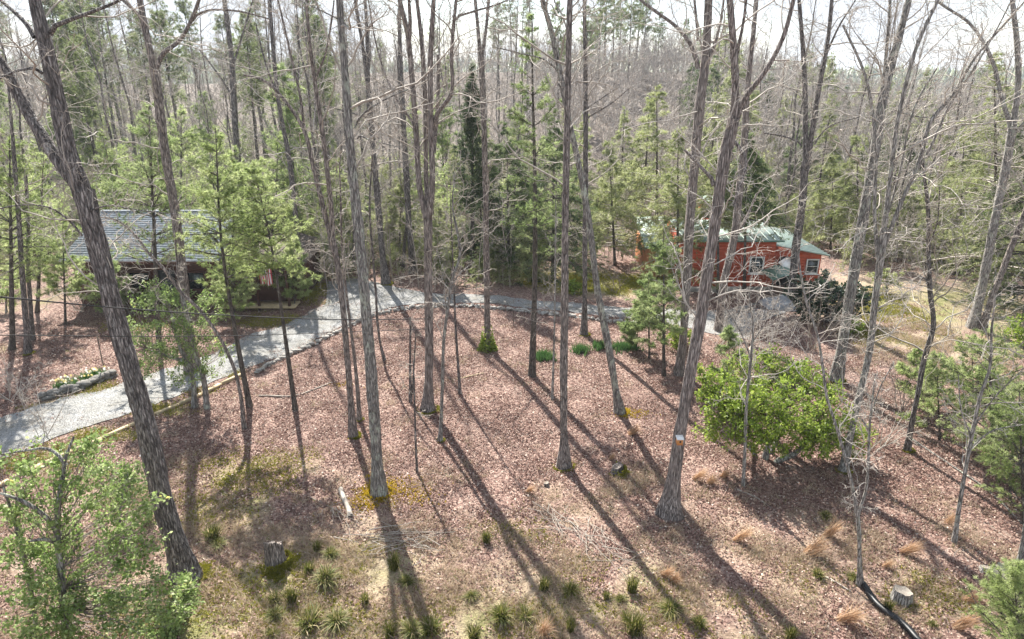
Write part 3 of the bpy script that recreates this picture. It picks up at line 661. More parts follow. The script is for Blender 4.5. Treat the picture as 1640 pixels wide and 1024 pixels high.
block(dx0 + .25, dx1, yd + .3, yd + 5, 2.15, 2.15, 'orange_wood'); g = Geo(); wall_siding(g, dx0 + .3, A['x0'], yd + .3, .2, 2.1, .2); g.build('siding', 'orange_wood', root, kind='stuff')
metal_roof([[dx0 - .1, yd - .3, 2.2], [dx1, yd - .3, 2.2], [dx1, yd + 4.4, 3.3], [dx0 - .1, yd + 4.4, 3.3]], 12)
for px_ in (1052, 1078):
    x_ = P_at(px_, 400, yd)[0]; window(root, x_, x_ + .7, .8, 1.7, yd + .22, 0)
g = Geo(); q_ = [P_at(1247, 420, yb - 1.6), P_at(1262, 434, yb - 1.7), P_at(1278, 424, yb - .1), P_at(1262, 410, yb - .05)]; g.slab(q_, .06); aw = g.build('awning', 'white_paint', root)
for k in (1, 2):
    g = Geo(); g.tubes(np.array([[q_[k], [q_[k][0], q_[k][1], 0.]]]), np.full((1, 2), .04), 6); g.build('awning_post', 'dark_trim', aw)
c_ = P_at(1256, 440, yb - .02); g = Geo(); g.box((c_[0], yb - .06, .95), (.95, .08, 1.9)); g.build('door', 'dark_trim', root)

# arched shelter, tarp and box before the red house
c0 = G(1248, 476); root = thing('arched_shelter', 'arched green corrugated shelter beside the red house', 'shelter', c0)
g = Geo(); n_ = 34; t = np.linspace(-1, 1, n_); L_ = 2.4
prof_ = np.stack([t * 1.0, 1.35 + .42 * np.cos(t * 1.35) + .02 * np.sin(t * 60)], 1)
V = np.concatenate([[[a_, y_, b_] for a_, b_ in prof_] for y_ in (-L_ / 2, L_ / 2)]); V2 = V - [0, 0, .03]
i = np.arange(n_ - 1); g.add(V, np.stack([i, i + 1, i + 1 + n_, i + n_], 1)); g.add(V2, np.stack([i + n_, i + n_ + 1, i + 1, i], 1))
g.build('roof', 'green_edge', root, True)
for a_ in (-1, 1):
    for b_ in (-1, 1): g = Geo(); g.box((a_ * .97, b_ * 1.1, .68), (.07, .07, 1.44)); g.build('post', 'rust_post', root)
c0 = G(1246, 492); r = np.random.default_rng(9); g = Geo(); n_ = 26; xx, yy = np.meshgrid(np.linspace(-1, 1, n_), np.linspace(-1, 1, n_))
zz = np.clip(1 - np.maximum(np.abs(xx), np.abs(yy)) ** 3, 0, 1) * (.55 + .12 * np.sin(4 * xx) + .1 * np.sin(5 * yy + xx * 3)) + .01; i = (np.arange(n_ - 1)[:, None] * n_ + np.arange(n_ - 1)).ravel()
g.add(np.stack([xx * 1.0, yy * .8, zz], -1), np.stack([i, i + 1, i + 1 + n_, i + n_], 1)); tag(g.build('tarp_heap', 'tarp', None, True, c0), 'grey tarp draped over a heap by the arched shelter', 'tarp')
c0 = G(1167, 461); root = thing('utility_box', 'pale grey box standing against the red clapboard wall', 'utility box', c0)
g = Geo(); g.box((0, 0, .34), (1.1, .6, .68)); g.build('body', 'grey_box', root); g = Geo(); g.box((0, 0, .72), (1.2, .7, .07)); g.build('lid', 'white_paint', root)

# ------------------------------------------------------------------ edges of the drive
r = np.random.default_rng(31)
def rock(r, s):
    th = np.linspace(0, 6.28, 8)[:-1]; V = [[0, 0, -.45]]
    for z_, k in ((-.45, .9), (.1, 1), (.42, .72)): V += [[math.cos(a) * k * r.uniform(.8, 1.1), math.sin(a) * k * r.uniform(.75, 1.1), z_ + r.uniform(-.08, .08)] for a in th]
    V += [[0, 0, .5]]; T = [[0, 1 + (k + 1) % 7, 1 + k] for k in range(7)] + [[22, 15 + k, 15 + (k + 1) % 7] for k in range(7)]
    Q = [[1 + a * 7 + k, 1 + a * 7 + (k + 1) % 7, 8 + a * 7 + (k + 1) % 7, 8 + a * 7 + k] for a in (0, 1) for k in range(7)]
    return np.array(V), Q, T
ROCKS = {}
def stones(root, line, n_, size, mat, rows=1):
    q = smooth_line(np.array([G(*p) for p in line]), n_)
    for row in range(rows):
        for k in range(n_):
            key = (mat, int(r.integers(6)))
            if key not in ROCKS:
                V, Q, T = rock(r, 1); gg = Geo(); gg.add(V, Q, T); o = gg.build('stone', mat, root); ROCKS[key] = o.data
            else: o = bpy.data.objects.new('stone', ROCKS[key]); COL.objects.link(o); o.parent = root
            p = q[k] + np.array([r.normal(0, .05), r.normal(0, .06), 0]); b_ = np.array(root.location)
            s_ = size * r.uniform(.7, 1.25); hz = size * .8 * r.uniform(.7, 1.3)
            o.location = (p[0] - b_[0], p[1] - b_[1], p[2] - b_[2] + hz * .4 + row * size * .6); o.rotation_euler = (r.normal(0, .12), r.normal(0, .12), r.uniform(0, 6.28)); o.scale = (s_, s_ * .75, hz)
wall = [(412, 598), (450, 577), (510, 549), (560, 524), (600, 506), (640, 498), (680, 493), (740, 492), (800, 496), (850, 501), (900, 506), (960, 514), (1020, 521)]
root = thing('stone_edging', 'low dry stone edging along the near side of the gravel drive', 'stone edging', G(600, 506))
stones(root, wall, 130, .145, 'stone_grey', 2)
root = thing('stone_bed_wall', 'low dark stone wall edging the daffodil bed left of the drive', 'stone wall', G(130, 622))
stones(root, [(72, 640), (95, 632), (120, 626), (150, 616), (182, 603)], 20, .24, 'stone_dark', 2)
root = thing('timber_edging', 'line of weathered timbers edging the drive beside the brown lawn', 'edging', G(310, 640))
tl = smooth_line(np.array([G(*p) for p in [(-40, 800), (10, 775), (100, 732), (160, 706), (215, 681), (262, 660), (310, 640), (350, 620), (388, 602)]]), 11); b_ = np.array(root.location)
for k in range(10):
    a_, c_ = tl[k], tl[k + 1]; d_ = unit(c_ - a_); L_ = np.linalg.norm(c_ - a_) - .05; sd = np.array([-d_[1], d_[0], 0]); g = Geo()
    g.box((a_ + c_) / 2 - b_ + [0, 0, .06 + r.uniform(-.015, .02)], (L_, .15, .14), np.array([d_, sd, np.cross(d_, sd)])); g.build('timber', 'timber_wood', root)

# ------------------------------------------------------------------ the trees of the lawn, traced one by one
BT = bare_tree
T1, T1b = BT('thick dark leaning trunk forking low, nearest tree at the left of the lawn', [(298, 928, 60), (284, 880, 50), (265, 815, 46), (235, 690, 45), (190, 525, 44), (160, 405, 44), (132, 305, 46)],
   [[0, (132, 305, 44), (112, 250, 38), (96, 180, 35), (74, 80, 33), (54, -5, 28), (40, -80, 22)], [.6, (136, 312, 34), (98, 262, 31), (50, 190, 27), (0, 100, 24), (-70, 10, 20)],
    [-.8, (78, 45, 13), (112, 32, 10), (150, 18, 8), (185, 4, 7), (240, -30, 4)], [.8, (53, 50, 12), (28, 24, 9), (0, 0, 7), (-30, -30, 4)], [-1, (66, 108, 8), (30, 113, 6), (-10, 130, 5), (-60, 150, 3)],
    [-.5, (130, 370, 6), (80, 333, 4), (20, 330, 3), (-40, 350, 2)], [-1.0, (128, 345, 5), (170, 330, 3.5), (230, 338, 2.5), (300, 345, 1.5)]], ws=0.659, n=9, t0=.75, moss=1.2, sides=18)
T2, T2b = BT('straight lichen grey trunk with bright yellow moss round its foot', [(608, 792, 42), (605, 752, 32), (597, 640, 31), (585, 480, 28), (573, 360, 26), (564, 270, 24), (555, 150, 21), (543, 0, 17), (535, -110, 13)],
   [[-.5, (568, 198, 6), (585, 180, 5), (620, 158, 4), (655, 143, 3)], [.5, (560, 40, 5), (520, 20, 4), (480, 0, 3)], [-1, (572, 215, 5), (595, 225, 3), (640, 236, 2)]], bark='bark_grey', ws=0.585, n=9, t0=.5, moss=2.6, sides=18, ext=4)
T3, T3b = BT('reddish trunk splitting into several tall stems at the middle of the lawn', [(685, 657, 34), (686, 630, 25), (687, 560, 20), (686, 450, 20), (685, 350, 22)],
   [[.5, (684, 352, 17), (672, 300, 15), (668, 239, 14), (660, 130, 13), (652, 50, 12), (639, -5, 11), (625, -90, 8)], [-.8, (655, 75, 10), (657, 35, 9), (655, 0, 8), (655, -60, 6)],
    [-.5, (686, 350, 17), (692, 300, 15), (690, 205, 14), (690, 85, 13), (695, -5, 11), (698, -80, 8)], [1.2, (685, 340, 13), (683, 300, 12), (680, 137, 11), (673, 44, 10), (667, -5, 9), (660, -70, 6)],
    [-1.2, (692, 205, 12), (702, 180, 11), (721, 154, 10), (723, 85, 9), (731, -5, 8), (738, -70, 6)], [.9, (695, 240, 10), (701, 170, 9), (702, 88, 8)],
    [-.4, (727, 28, 6), (760, 18, 5), (800, 6, 4), (850, -20, 3)], [.6, (664, 200, 6), (630, 150, 5), (600, 60, 4), (590, 0, 3)]], bark='bark_shaggy', ws=0.645, n=8, t0=.6, moss=1.2)
T4, _ = BT('slim straight trunk beside the drive with ivy round its foot', [(781, 558, 15), (780, 500, 13), (779, 400, 13), (775, 200, 12), (770, 92, 12)],
   [[0, (770, 95, 9), (765, 40, 8), (760, -10, 7), (756, -60, 5)], [.5, (771, 95, 8), (778, 50, 7), (784, -10, 6), (790, -60, 4)]], bark='bark_brown', n=9, t0=.4, moss=.5)
T5, _ = BT('straight slender trunk at the right middle of the lawn crossing a leaning one', [(903, 748, 30), (903, 715, 20), (903, 600, 17), (905, 400, 15), (908, 200, 14), (913, 0, 12), (916, -100, 9)], [], bark='bark_brown', ws=0.740, n=13, t0=.45, moss=.7)
T6, _ = BT('leaning trunk curving up to the left behind the slender straight trunk', [(993, 662, 25), (988, 635, 18), (975, 560, 16), (955, 450, 15), (941, 340, 14), (925, 255, 13), (905, 160, 13), (885, 60, 12), (868, -5, 11), (852, -80, 8)],
   [[-.5, (897, 115, 5), (870, 95, 4), (830, 85, 3), (790, 75, 2)]], bark='bark_grey', ws=0.688, n=12, t0=.5, moss=1.3)
T7, _ = BT('upright dark trunk at the edge of the drive above the daffodil clumps', [(935, 537, 17), (936, 500, 12), (937, 400, 11), (938, 200, 11), (937, 90, 9), (936, -10, 7)], [[.4, (938, 175, 4), (960, 160, 3), (990, 140, 2)], [-.4, (938, 190, 4), (980, 165, 3), (1010, 140, 1.5)]], n=12, t0=.35, moss=.6)
T9, T9b = BT('thick shaggy trunk with a birdhouse nailed to it, nearest tree at the right', [(1072, 826, 60), (1077, 785, 40), (1085, 720, 34), (1105, 600, 31), (1124, 500, 30), (1138, 400, 30), (1150, 320, 32), (1163, 245, 32), (1176, 190, 30)],
   [[-.3, (1176, 192, 22), (1178, 140, 20), (1175, 80, 19), (1168, -5, 18), (1162, -90, 12)], [-.9, (1180, 185, 18), (1198, 150, 16), (1218, 125, 14), (1250, 70, 12), (1272, -5, 11), (1290, -90, 8)],
    [.6, (1144, 290, 12), (1125, 270, 9), (1096, 240, 6)], [-.7, (1172, 220, 12), (1195, 260, 9), (1188, 290, 7), (1175, 330, 5)], [-.6, (1181, 80, 9), (1190, 40, 8), (1196, -10, 7), (1200, -60, 5)]], bark='bark_shaggy', ws=0.585, n=11, t0=.5, moss=0, sides=18, twig='twig_pale', low=1)
T10, _ = BT('tall dark trunk close behind the birdhouse tree, mossy below', [(1088, 600, 24), (1092, 560, 19), (1100, 450, 20), (1108, 310, 21), (1114, 250, 21), (1121, 170, 22), (1130, 90, 20), (1135, -5, 17), (1140, -80, 12)],
   [[.5, (1118, 105, 11), (1105, 70, 9), (1085, 45, 8), (1055, 22, 7), (1025, 0, 6), (990, -30, 4)], [-.5, (1125, 115, 8), (1145, 70, 7), (1155, 30, 6), (1160, -10, 5)], [1, (1118, 60, 7), (1112, 0, 6), (1108, -50, 4)]], bark='bark_shaggy', ws=0.688, n=11, t0=.35, twig='twig_pale')
T10b, _ = BT('twisted trunk just right of the birdhouse tree before the red house', [(1150, 530, 18), (1160, 450, 16), (1172, 400, 16), (1185, 300, 16), (1192, 230, 15), (1196, 150, 12), (1206, 60, 10), (1212, -10, 9)], [[.5, (1172, 390, 7), (1195, 350, 6), (1212, 310, 4)]], bark='bark_shaggy', ws=0.731, n=12, t0=.3, twig='twig_pale')
BT('dark trunk forking into a narrow V before the red house', [(1267, 493, 21), (1270, 450, 17), (1276, 390, 17), (1285, 320, 16), (1290, 260, 16)],
   [[0, (1290, 262, 12), (1290, 200, 11), (1288, 110, 10), (1283, 40, 9), (1279, -10, 8)], [-.4, (1292, 262, 12), (1302, 200, 11), (1314, 130, 10), (1325, 70, 9), (1333, -10, 8)],
    [.6, (1284, 230, 4), (1260, 220, 3.5), (1222, 213, 3)], [-.6, (1305, 228, 4), (1325, 205, 3), (1375, 188, 2)], [-.3, (1322, 90, 5), (1345, 40, 4), (1370, 0, 3)]], n=11, t0=.5, twig='twig')
BT('pale grey trunk leaning right beyond the bare brown slope', [(1338, 610, 26), (1348, 560, 20), (1365, 450, 21), (1385, 335, 20), (1400, 250, 19), (1412, 165, 18), (1432, 90, 15), (1455, 0, 13), (1470, -70, 9)],
   [[.4, (1412, 170, 8), (1418, 100, 7), (1424, 30, 6), (1427, -20, 5)], [-.5, (1428, 175, 4), (1460, 185, 3), (1495, 190, 2)]], bark='bark_grey', ws=0.774, n=11, t0=.4, moss=.4)
BT('multi stemmed leaning tree fanning to the right over the bare slope', [(1350, 755, 20), (1358, 715, 14), (1368, 670, 13), (1380, 620, 13), (1393, 560, 14), (1400, 490, 14), (1407, 440, 15), (1416, 365, 15)],
   [[0, (1416, 368, 11), (1425, 290, 10), (1442, 171, 9), (1470, 70, 8), (1507, -10, 7), (1530, -60, 5)], [-.6, (1414, 400, 10), (1439, 335, 9), (1473, 256, 9), (1494, 190, 8), (1522, 157, 7), (1562, 92, 6), (1613, 34, 5), (1660, -20, 4)],
    [-.9, (1460, 285, 7), (1488, 240, 6), (1520, 170, 5), (1560, 110, 4), (1600, 40, 3), (1630, -20, 3)], [.6, (1408, 430, 9), (1401, 350, 8), (1402, 230, 7), (1385, 120, 6), (1350, 40, 5)], [.3, (1402, 475, 8), (1408, 400, 6), (1440, 280, 5), (1470, 160, 5), (1500, 110, 4)]],
   bark='bark_pale', ws=0.731, n=9, t0=.5, moss=.7, twig='twig_pale')
BT('thin dark crooked trunk with a mossy foot at the right of the lawn', [(1453, 722, 17), (1458, 690, 12), (1470, 630, 11), (1480, 575, 11), (1495, 520, 10), (1490, 470, 10), (1487, 400, 9), (1486, 330, 8), (1480, 280, 6), (1474, 230, 4)], [[.5, (1486, 450, 4), (1470, 440, 3), (1448, 435, 2)], [-.6, (1487, 395, 4), (1500, 360, 3), (1505, 300, 2)]], n=11, t0=.3, ext=2, moss=.5)
BT('right hand grey trunk forking high above the grassy clearing', [(1558, 525, 24), (1566, 490, 18), (1580, 420, 18), (1598, 330, 17), (1612, 260, 17), (1622, 200, 17)],
   [[0, (1622, 202, 13), (1630, 140, 12), (1628, 60, 11), (1620, -10, 10)], [.7, (1620, 205, 11), (1605, 160, 9), (1590, 100, 8), (1555, 40, 6), (1500, 0, 5)], [-.6, (1622, 215, 9), (1650, 190, 8)]], bark='bark_pale', n=11, t0=.4, twig='twig_pale')
BT('right hand trunk leaning out of the picture beside the forked grey one', [(1572, 530, 17), (1585, 490, 13), (1603, 440, 12), (1622, 390, 12), (1640, 345, 12), (1680, 250, 11), (1700, 150, 9)], [], bark='bark_brown', n=11, t0=.3)
T16, T16b = BT('young tree forking low where a black pipe meets its foot', [(1378, 938, 15), (1377, 900, 10), (1376, 850, 9), (1372, 812, 9)],
   [[.3, (1372, 815, 8), (1362, 765, 7), (1350, 720, 7), (1335, 670, 6), (1325, 640, 6), (1318, 590, 6), (1310, 540, 5), (1290, 480, 5), (1280, 420, 4), (1276, 370, 3)], [-.3, (1376, 818, 7), (1386, 790, 6), (1390, 750, 6), (1393, 680, 5), (1397, 640, 4), (1402, 600, 3)],
    [-.5, (1394, 670, 4), (1410, 620, 3), (1432, 580, 2)], [.5, (1393, 690, 4), (1370, 660, 3), (1345, 640, 2)]], bark='bark_pale', n=7, t0=.95, ext=.8, twig='twig_pale', lcap=1.8, moss=0, sides=9, rmin=.006)
BT('slim pale sapling alone on the lawn near the right edge', [(1528, 868, 12), (1535, 820, 9), (1545, 760, 8), (1558, 690, 8), (1570, 635, 7), (1585, 590, 6), (1588, 530, 5), (1595, 470, 3)], [[-.5, (1562, 680, 4), (1590, 640, 3), (1640, 590, 2)], [.4, (1556, 700, 4), (1540, 660, 3), (1535, 600, 2)], [-.4, (1552, 720, 4), (1590, 690, 3), (1640, 680, 2)]], bark='bark_pale', n=8, t0=.3, ext=1, twig='twig_pale', lcap=2, sides=9, rmin=.006)
BT('slim sapling with white twigs beside the bright green laurel', [(1190, 778, 9), (1193, 720, 7), (1196, 640, 6), (1203, 570, 6), (1206, 520, 5), (1200, 470, 3), (1210, 420, 2)], [[.5, (1203, 575, 3), (1185, 530, 2.5), (1160, 490, 2)], [-.5, (1204, 550, 3), (1230, 510, 2.5), (1250, 470, 2)]], bark='bark_pale', n=12, t0=.35, ext=1, twig='twig_pale', lcap=2.2, sides=8, rmin=.006)
BT('grey trunk cut by the right edge of the picture', [(1631, 918, 17), (1637, 880, 13), (1650, 800, 12), (1668, 700, 11), (1690, 560, 9)], [], bark='bark_pale', n=8, t0=.4, sides=9)
BT('twin dark trunk joined at the foot left of the lichen grey tree', [(566, 699, 20), (562, 650, 14), (555, 560, 13), (547, 470, 13), (540, 420, 14), (531, 385, 16)],
   [[0, (531, 387, 11), (520, 342, 11), (503, 273, 10), (485, 205, 9), (455, 160, 7), (425, 130, 6), (390, 120, 4)], [-.6, (533, 387, 11), (531, 342, 11), (520, 239, 10), (505, 137, 9), (496, 68, 8), (490, -10, 6)],
    [.5, (487, 205, 6), (480, 150, 6), (466, 90, 5), (450, 20, 4), (440, -20, 3)], [-.5, (503, 130, 6), (520, 90, 5), (530, 40, 4), (535, 0, 3)]], bark='bark_brown', n=9, t0=.7, moss=.7)
BT('thin trunk rising close behind the twin dark trunk', [(576, 674, 11), (572, 620, 8), (566, 560, 7), (556, 480, 6), (548, 400, 5), (545, 300, 4)], [], bark='bark_brown', n=7, t0=.5, moss=.4, ext=2, sides=8, lcap=2)
BT('thin bent trunk right of the lichen grey tree with its foot by the stones', [(616, 578, 9), (611, 560, 6), (605, 520, 6), (602, 470, 5), (597, 410, 5), (592, 330, 4), (596, 250, 3)], [], n=8, t0=.4, ext=2, sides=8, lcap=2)
BT('crooked slim tree with a mossy foot right of the many stemmed tree', [(705, 707, 12), (707, 670, 8), (709, 600, 7), (711, 540, 7), (718, 490, 7), (724, 450, 6), (737, 405, 6), (732, 370, 5), (725, 335, 4), (728, 280, 3)], [[.5, (720, 470, 3), (735, 440, 2.5), (760, 420, 2)]], bark='bark_grey', n=9, t0=.4, moss=.5, ext=1.5, sides=9, lcap=2)
BT('thin straight sapling between the crooked tree and the drive', [(737, 632, 8), (734, 590, 6), (730, 530, 5), (727, 460, 4), (724, 390, 3), (722, 330, 2)], [], n=8, t0=.4, ext=1.5, sides=7, lcap=1.6)
BT('thin pale sapling standing left of the slender straight trunk', [(884, 640, 6), (886, 590, 5), (888, 520, 4), (889, 440, 4), (890, 350, 3)], [], bark='bark_pale', n=8, t0=.35, ext=1.5, sides=7, lcap=1.6)
BT('tall snag of bare poles with few twigs below the drive', [(658, 645, 8), (657, 600, 6), (657, 550, 5), (657, 508, 4)], [[.5, (659, 640, 4), (663, 590, 3.5), (666, 530, 3)]], n=3, t0=.4, ext=0, sides=7, lcap=.8, fine=2, name='snag')
BT('thin dead sapling alone on the lawn between the grey tree and the crooked one', [(668, 756, 6), (666, 710, 5), (664, 650, 4.5), (662, 590, 3.5)], [], n=4, t0=.4, ext=.5, sides=7, lcap=.7, fine=3, name='snag')
BT('mossy dark trunk casting its shadow across the gravel parking', [(618, 455, 20), (614, 420, 14), (606, 335, 13), (598, 240, 12), (590, 145, 12)], [[0, (590, 148, 9), (582, 80, 8), (568, -5, 7)], [-.4, (590, 148, 9), (588, 70, 8), (584, -5, 7)], [.5, (594, 190, 4), (560, 180, 3), (500, 165, 2)]], n=11, t0=.4, moss=.8)
BT('dark straight trunk beyond the gravel parking behind the many stemmed tree', [(661, 437, 17), (658, 390, 13), (653, 330, 13), (648, 230, 12), (643, 140, 11), (640, 40, 8)], [], n=11, t0=.35)
BT('dark trunk in front of the brown cabin with a heavy fork above', [(306, 592, 28), (302, 540, 22), (294, 450, 20), (284, 365, 19), (270, 280, 19), (262, 225, 19), (248, 112, 19)],
   [[0, (248, 115, 15), (236, 60, 14), (222, -10, 13)], [-.5, (247, 120, 11), (262, 85, 10), (285, 68, 9), (305, 35, 8), (320, -5, 7)], [-.3, (308, 28, 6), (330, 18, 5), (380, 18, 4), (430, 30, 3)], [.6, (225, 25, 8), (205, 8, 7), (185, -10, 6)]], bark='bark_brown', n=10, t0=.5, moss=.5)
BT('grey tree with slanting boughs behind the cabin roof, right of the heavy fork', [(400, 405, 16), (392, 330, 14), (380, 240, 12), (370, 85, 11), (358, -10, 9)], [[.5, (376, 160, 5), (350, 120, 4), (320, 80, 3)], [-.5, (372, 110, 5), (390, 50, 4), (405, 0, 3)]], n=12, t0=.3)
BT('curved dark sapling bowing left over the drive from the lawn', [(391, 686, 11), (385, 630, 8), (374, 588, 8), (348, 535, 7), (318, 495, 7), (290, 468, 7), (262, 430, 7), (240, 408, 6), (215, 375, 5), (185, 352, 4), (160, 348, 3)], [[.3, (242, 410, 3), (245, 380, 2.5), (250, 350, 2)], [.3, (285, 462, 4), (282, 400, 3.5), (278, 350, 3)]], bark='bark_brown', n=8, t0=.55, ext=.6, sides=9, lcap=1.5)
BT('short mossy trunk on the litter at the far left', [(45, 567, 15), (43, 530, 12), (38, 470, 11), (33, 400, 10), (28, 320, 9), (20, 220, 7)], [], n=10, t0=.3, moss=.6)
BT('second trunk just behind the short mossy one at the far left', [(52, 545, 11), (50, 510, 9), (46, 440, 8), (45, 360, 7), (40, 270, 6)], [], n=10, t0=.3)
BT('leaning trunk left of the twin dark trunk, beyond the drive', [(478, 450, 13), (474, 350, 11), (462, 250, 10), (445, 155, 9), (436, 60, 8), (432, -10, 7)], [[.4, (446, 160, 5), (425, 100, 4), (410, 40, 3)]], n=11, t0=.3)

# dry bare shrubs with many stems
def bare_shrub(label, px, py, h_px, stems=7, spread=.5, twig='twig', seed=0, group=None):
    r = np.random.default_rng(seed + px); b0 = G(px, py); dp = depth(b0); h_ = h_px / F * dp; root = thing('bare_shrub', label, 'shrub', b0, 0, group)
    d = np.stack([r.normal(0, spread, stems), r.normal(0, spread, stems), np.ones(stems)], 1); d = unit(d); k = 8
    P = np.empty((stems, k, 3)); P[:, 0] = np.column_stack([r.normal(0, .12, (stems, 2)), np.zeros(stems)])
    for j in range(1, k): d = unit(d + .13 * r.normal(size=(stems, 3)) + [0, 0, .02]); P[:, j] = P[:, j - 1] + d * (h_ / (k - 1) * r.uniform(.8, 1.1, stems))[:, None]
    Rr = np.linspace(1, .3, k)[None] * r.uniform(.014, .024, stems)[:, None]
    for s_ in range(stems): Geo().tubes(P[s_:s_ + 1], Rr[s_:s_ + 1], 5).build('stem', twig, root, True)
    P1, R1 = grow(r, P, Rr, 6, .25, 1, .8, .42, .6, .22, .02, 6, .008); P2, R2 = grow(r, P1, R1, 5, .2, 1, .7, .5, .7, .24, .01, 5, .0055); P3, R3 = grow(r, P2, R2, 3, .2, 1, .7, .55, .7, .25, 0, 4, .0045)
    Geo().tubes(P1, R1, 4).tubes(P2, R2, 3).tubes(P3, R3, 3).build('crown', twig, root, True, kind='stuff')
    return root
for px, py, h_, ns, tw, lb in [
    (985, 470, 62, 7, 'twig_brown', 'upright bare shrub with reddish twigs on the yellow green grass'), (1190, 575, 110, 9, 'twig_pale', 'white twigged bare shrub in front of the grey tarp'),
    (1225, 590, 120, 9, 'twig_pale', 'tangled white twigged shrub right of the grey tarp'), (1150, 560, 90, 7, 'twig_pale', 'white twigged shrub behind the birdhouse trunk'), (1300, 560, 110, 8, 'twig', 'grey tangled brush before the dark laurel'),
    (1400, 720, 95, 8, 'twig_pale', 'pale bare shrub on the shaded slope by the multi stemmed tree'), (1440, 660, 80, 8, 'twig_brown', 'brown bare brush upper on the shaded slope'), (1370, 660, 75, 8, 'twig_brown', 'brown bare brush left on the shaded slope'),
    (1535, 600, 80, 8, 'twig', 'grey bare brush under the right hand trunks'), (1500, 470, 70, 7, 'twig_pale', 'pale bare brush at the far edge of the grassy clearing'), (1620, 760, 130, 8, 'twig', 'grey bare brush at the right edge among the young pines'),
    (70, 700, 120, 5, 'twig_pale', 'pale bare sapling with forked twigs beside the drive at the left'), (20, 640, 90, 7, 'twig_pale', 'grey bare brush at the left edge before the drive'), (130, 500, 100, 8, 'twig', 'bare brush at the left corner of the brown cabin'),
    (215, 505, 80, 7, 'twig', 'bare brush below the cabin windows'), (1330, 540, 75, 7, 'twig_brown', 'brown brush right of the dark laurel'), (1085, 540, 70, 6, 'twig_pale', 'pale bare shrub at the end of the drive wall'),
    (1460, 420, 70, 8, 'twig_pale', 'pale bare brush above the grassy clearing'), (1420, 410, 75, 8, 'twig', 'grey bare brush right of the red house'), (1540, 430, 90, 8, 'twig_pale', 'pale tangled brush behind the right hand trunks')]:
    bare_shrub(lb, px, py, h_, ns, .5, tw)

# ------------------------------------------------------------------ evergreens
CF = conifer
CF('low feathery pine before the porch, left of the flag', (375, 515), (372, 395), 58, .08, 'pine', 'pine_bright', 60, 9, 5, 8, seed=55)
CF('low feathery pine at the right end of the porch', (472, 492), (470, 385), 46, .08, 'pine', 'pine_bright', 56, 9, 5, 8, seed=56)
CF('short soft pine under the cabin eaves at the left', (175, 508), (174, 410), 46, .06, 'pine', 'pine_needle', 50, 9, 5, 8, seed=57)
CF('airy pine by the right edge between the two bushy ones', (1560, 690), (1556, 540), 90, .08, 'pine', 'pine_bright', 70, 9, 5, 8, seed=51)
CF('low pine under the slim pale sapling at the right', (1618, 800), (1612, 640), 95, .06, 'pine', 'pine_needle', 70, 9, 5, 8, seed=52)
CF('small airy pine left of the bushy ones at the right', (1470, 650), (1468, 560), 50, .08, 'pine', 'pine_bright', 50, 9, 5, 8, seed=53)
CF('soft pine between the birdhouse tree and the drive', (1040, 575), (1038, 430), 50, .15, 'pine', 'pine_needle', 56, 9, 5, 8, seed=54)
CF('leafy young pine behind the porch wing of the cabin', (440, 425), (445, 215), 75, .15, 'pine', 'pine_bright', 72, 9, 4, 8, seed=15)
CF('soft green pine standing over the cabin porch', (372, 505), (375, 240), 70, .3, 'pine', 'pine_bright', 72, 9, 4, 8, seed=16)
CF('pale pine crowding the left end of the cabin roof', (60, 500), (70, 240), 75, .2, 'pine', 'pine_bright', 72, 9, 4, 8, seed=17)
CF('soft pine rising behind the middle of the cabin roof', (290, 412), (290, 175), 80, .1, 'pine', 'pine_bright', 72, 9, 4, 8, seed=18)
CF('bright young pine with a slim dark stem left of the drive', (400, 652), (345, 205), 82, .44, 'pine', 'pine_bright', 95, 9, 5, 8, trunk_w=9, via=[(375, 520), (356, 400)], seed=1)
CF('bright young pine beside the flag, right of its twin', (473, 657), (404, 262), 80, .56, 'pine', 'pine_bright', 88, 9, 5, 8, trunk_w=8, via=[(451, 500), (430, 370)], seed=2)
CF('pale green pine in front of the cabin roof', (255, 560), (238, 170), 100, .36, 'pine', 'pine_needle', 88, 9, 5, 8, trunk_w=9, seed=3)
CF('pine with airy branches at the far left before the cabin', (20, 560), (15, 215), 100, .3, 'pine', 'pine_bright', 84, 9, 5, 8, trunk_w=9, seed=4)
CF('low pine at the left corner of the cabin', (105, 520), (100, 345), 48, .25, 'pine', 'pine_bright', 44, 10, 5, 9, seed=5)
CF('tall thin pine with sparse crown left of the straight slender trunk', (852, 603), (852, 25), 80, .38, 'pine', 'pine_needle', 70, 9, 4, 8, trunk_w=11, via=[(856, 470), (857, 300), (853, 140)], seed=6)
CF('small pine sapling left of the birdhouse tree', (1063, 602), (1063, 370), 64, .25, 'pine', 'pine_needle', 52, 11, 5, 9, trunk_w=6, seed=7)
CF('low pine sapling at the end of the stone edging', (1020, 560), (1022, 490), 34, .1, 'pine', 'pine_needle', 40, 10, 5, 9, seed=8)
CF('small bluish pine above the laurel', (1172, 625), (1165, 525), 46, .1, 'pine', 'pine_needle', 44, 10, 5, 9, seed=9)
CF('young pine low at the right among bare brush', (1505, 705), (1500, 570), 82, .1, 'pine', 'pine_bright', 44, 11, 5, 9, seed=10)
CF('bushy young pine at the right edge above the sapling', (1592, 760), (1582, 520), 125, .1, 'pine', 'pine_bright', 56, 11, 5, 9, seed=11)
CF('dark lower pine at the right edge of the lawn', (1640, 840), (1632, 620), 115, .1, 'pine', 'pine_bright', 50, 11, 5, 9, seed=12)
CF('bright green young pine in the bottom right corner', (1640, 1110), (1622, 905), 125, .05, 'pine', 'pine_bright', 120, 11, 6, 9, nl=.11, seed=13)
CF('dark narrow cedar beside the slim trunk at the far side of the drive', (757, 440), (756, 108), 52, .3, 'cedar', 'cedar_needle', 150, 8, 4, 8, nl=.24, name='cedar_tree', seed=14)
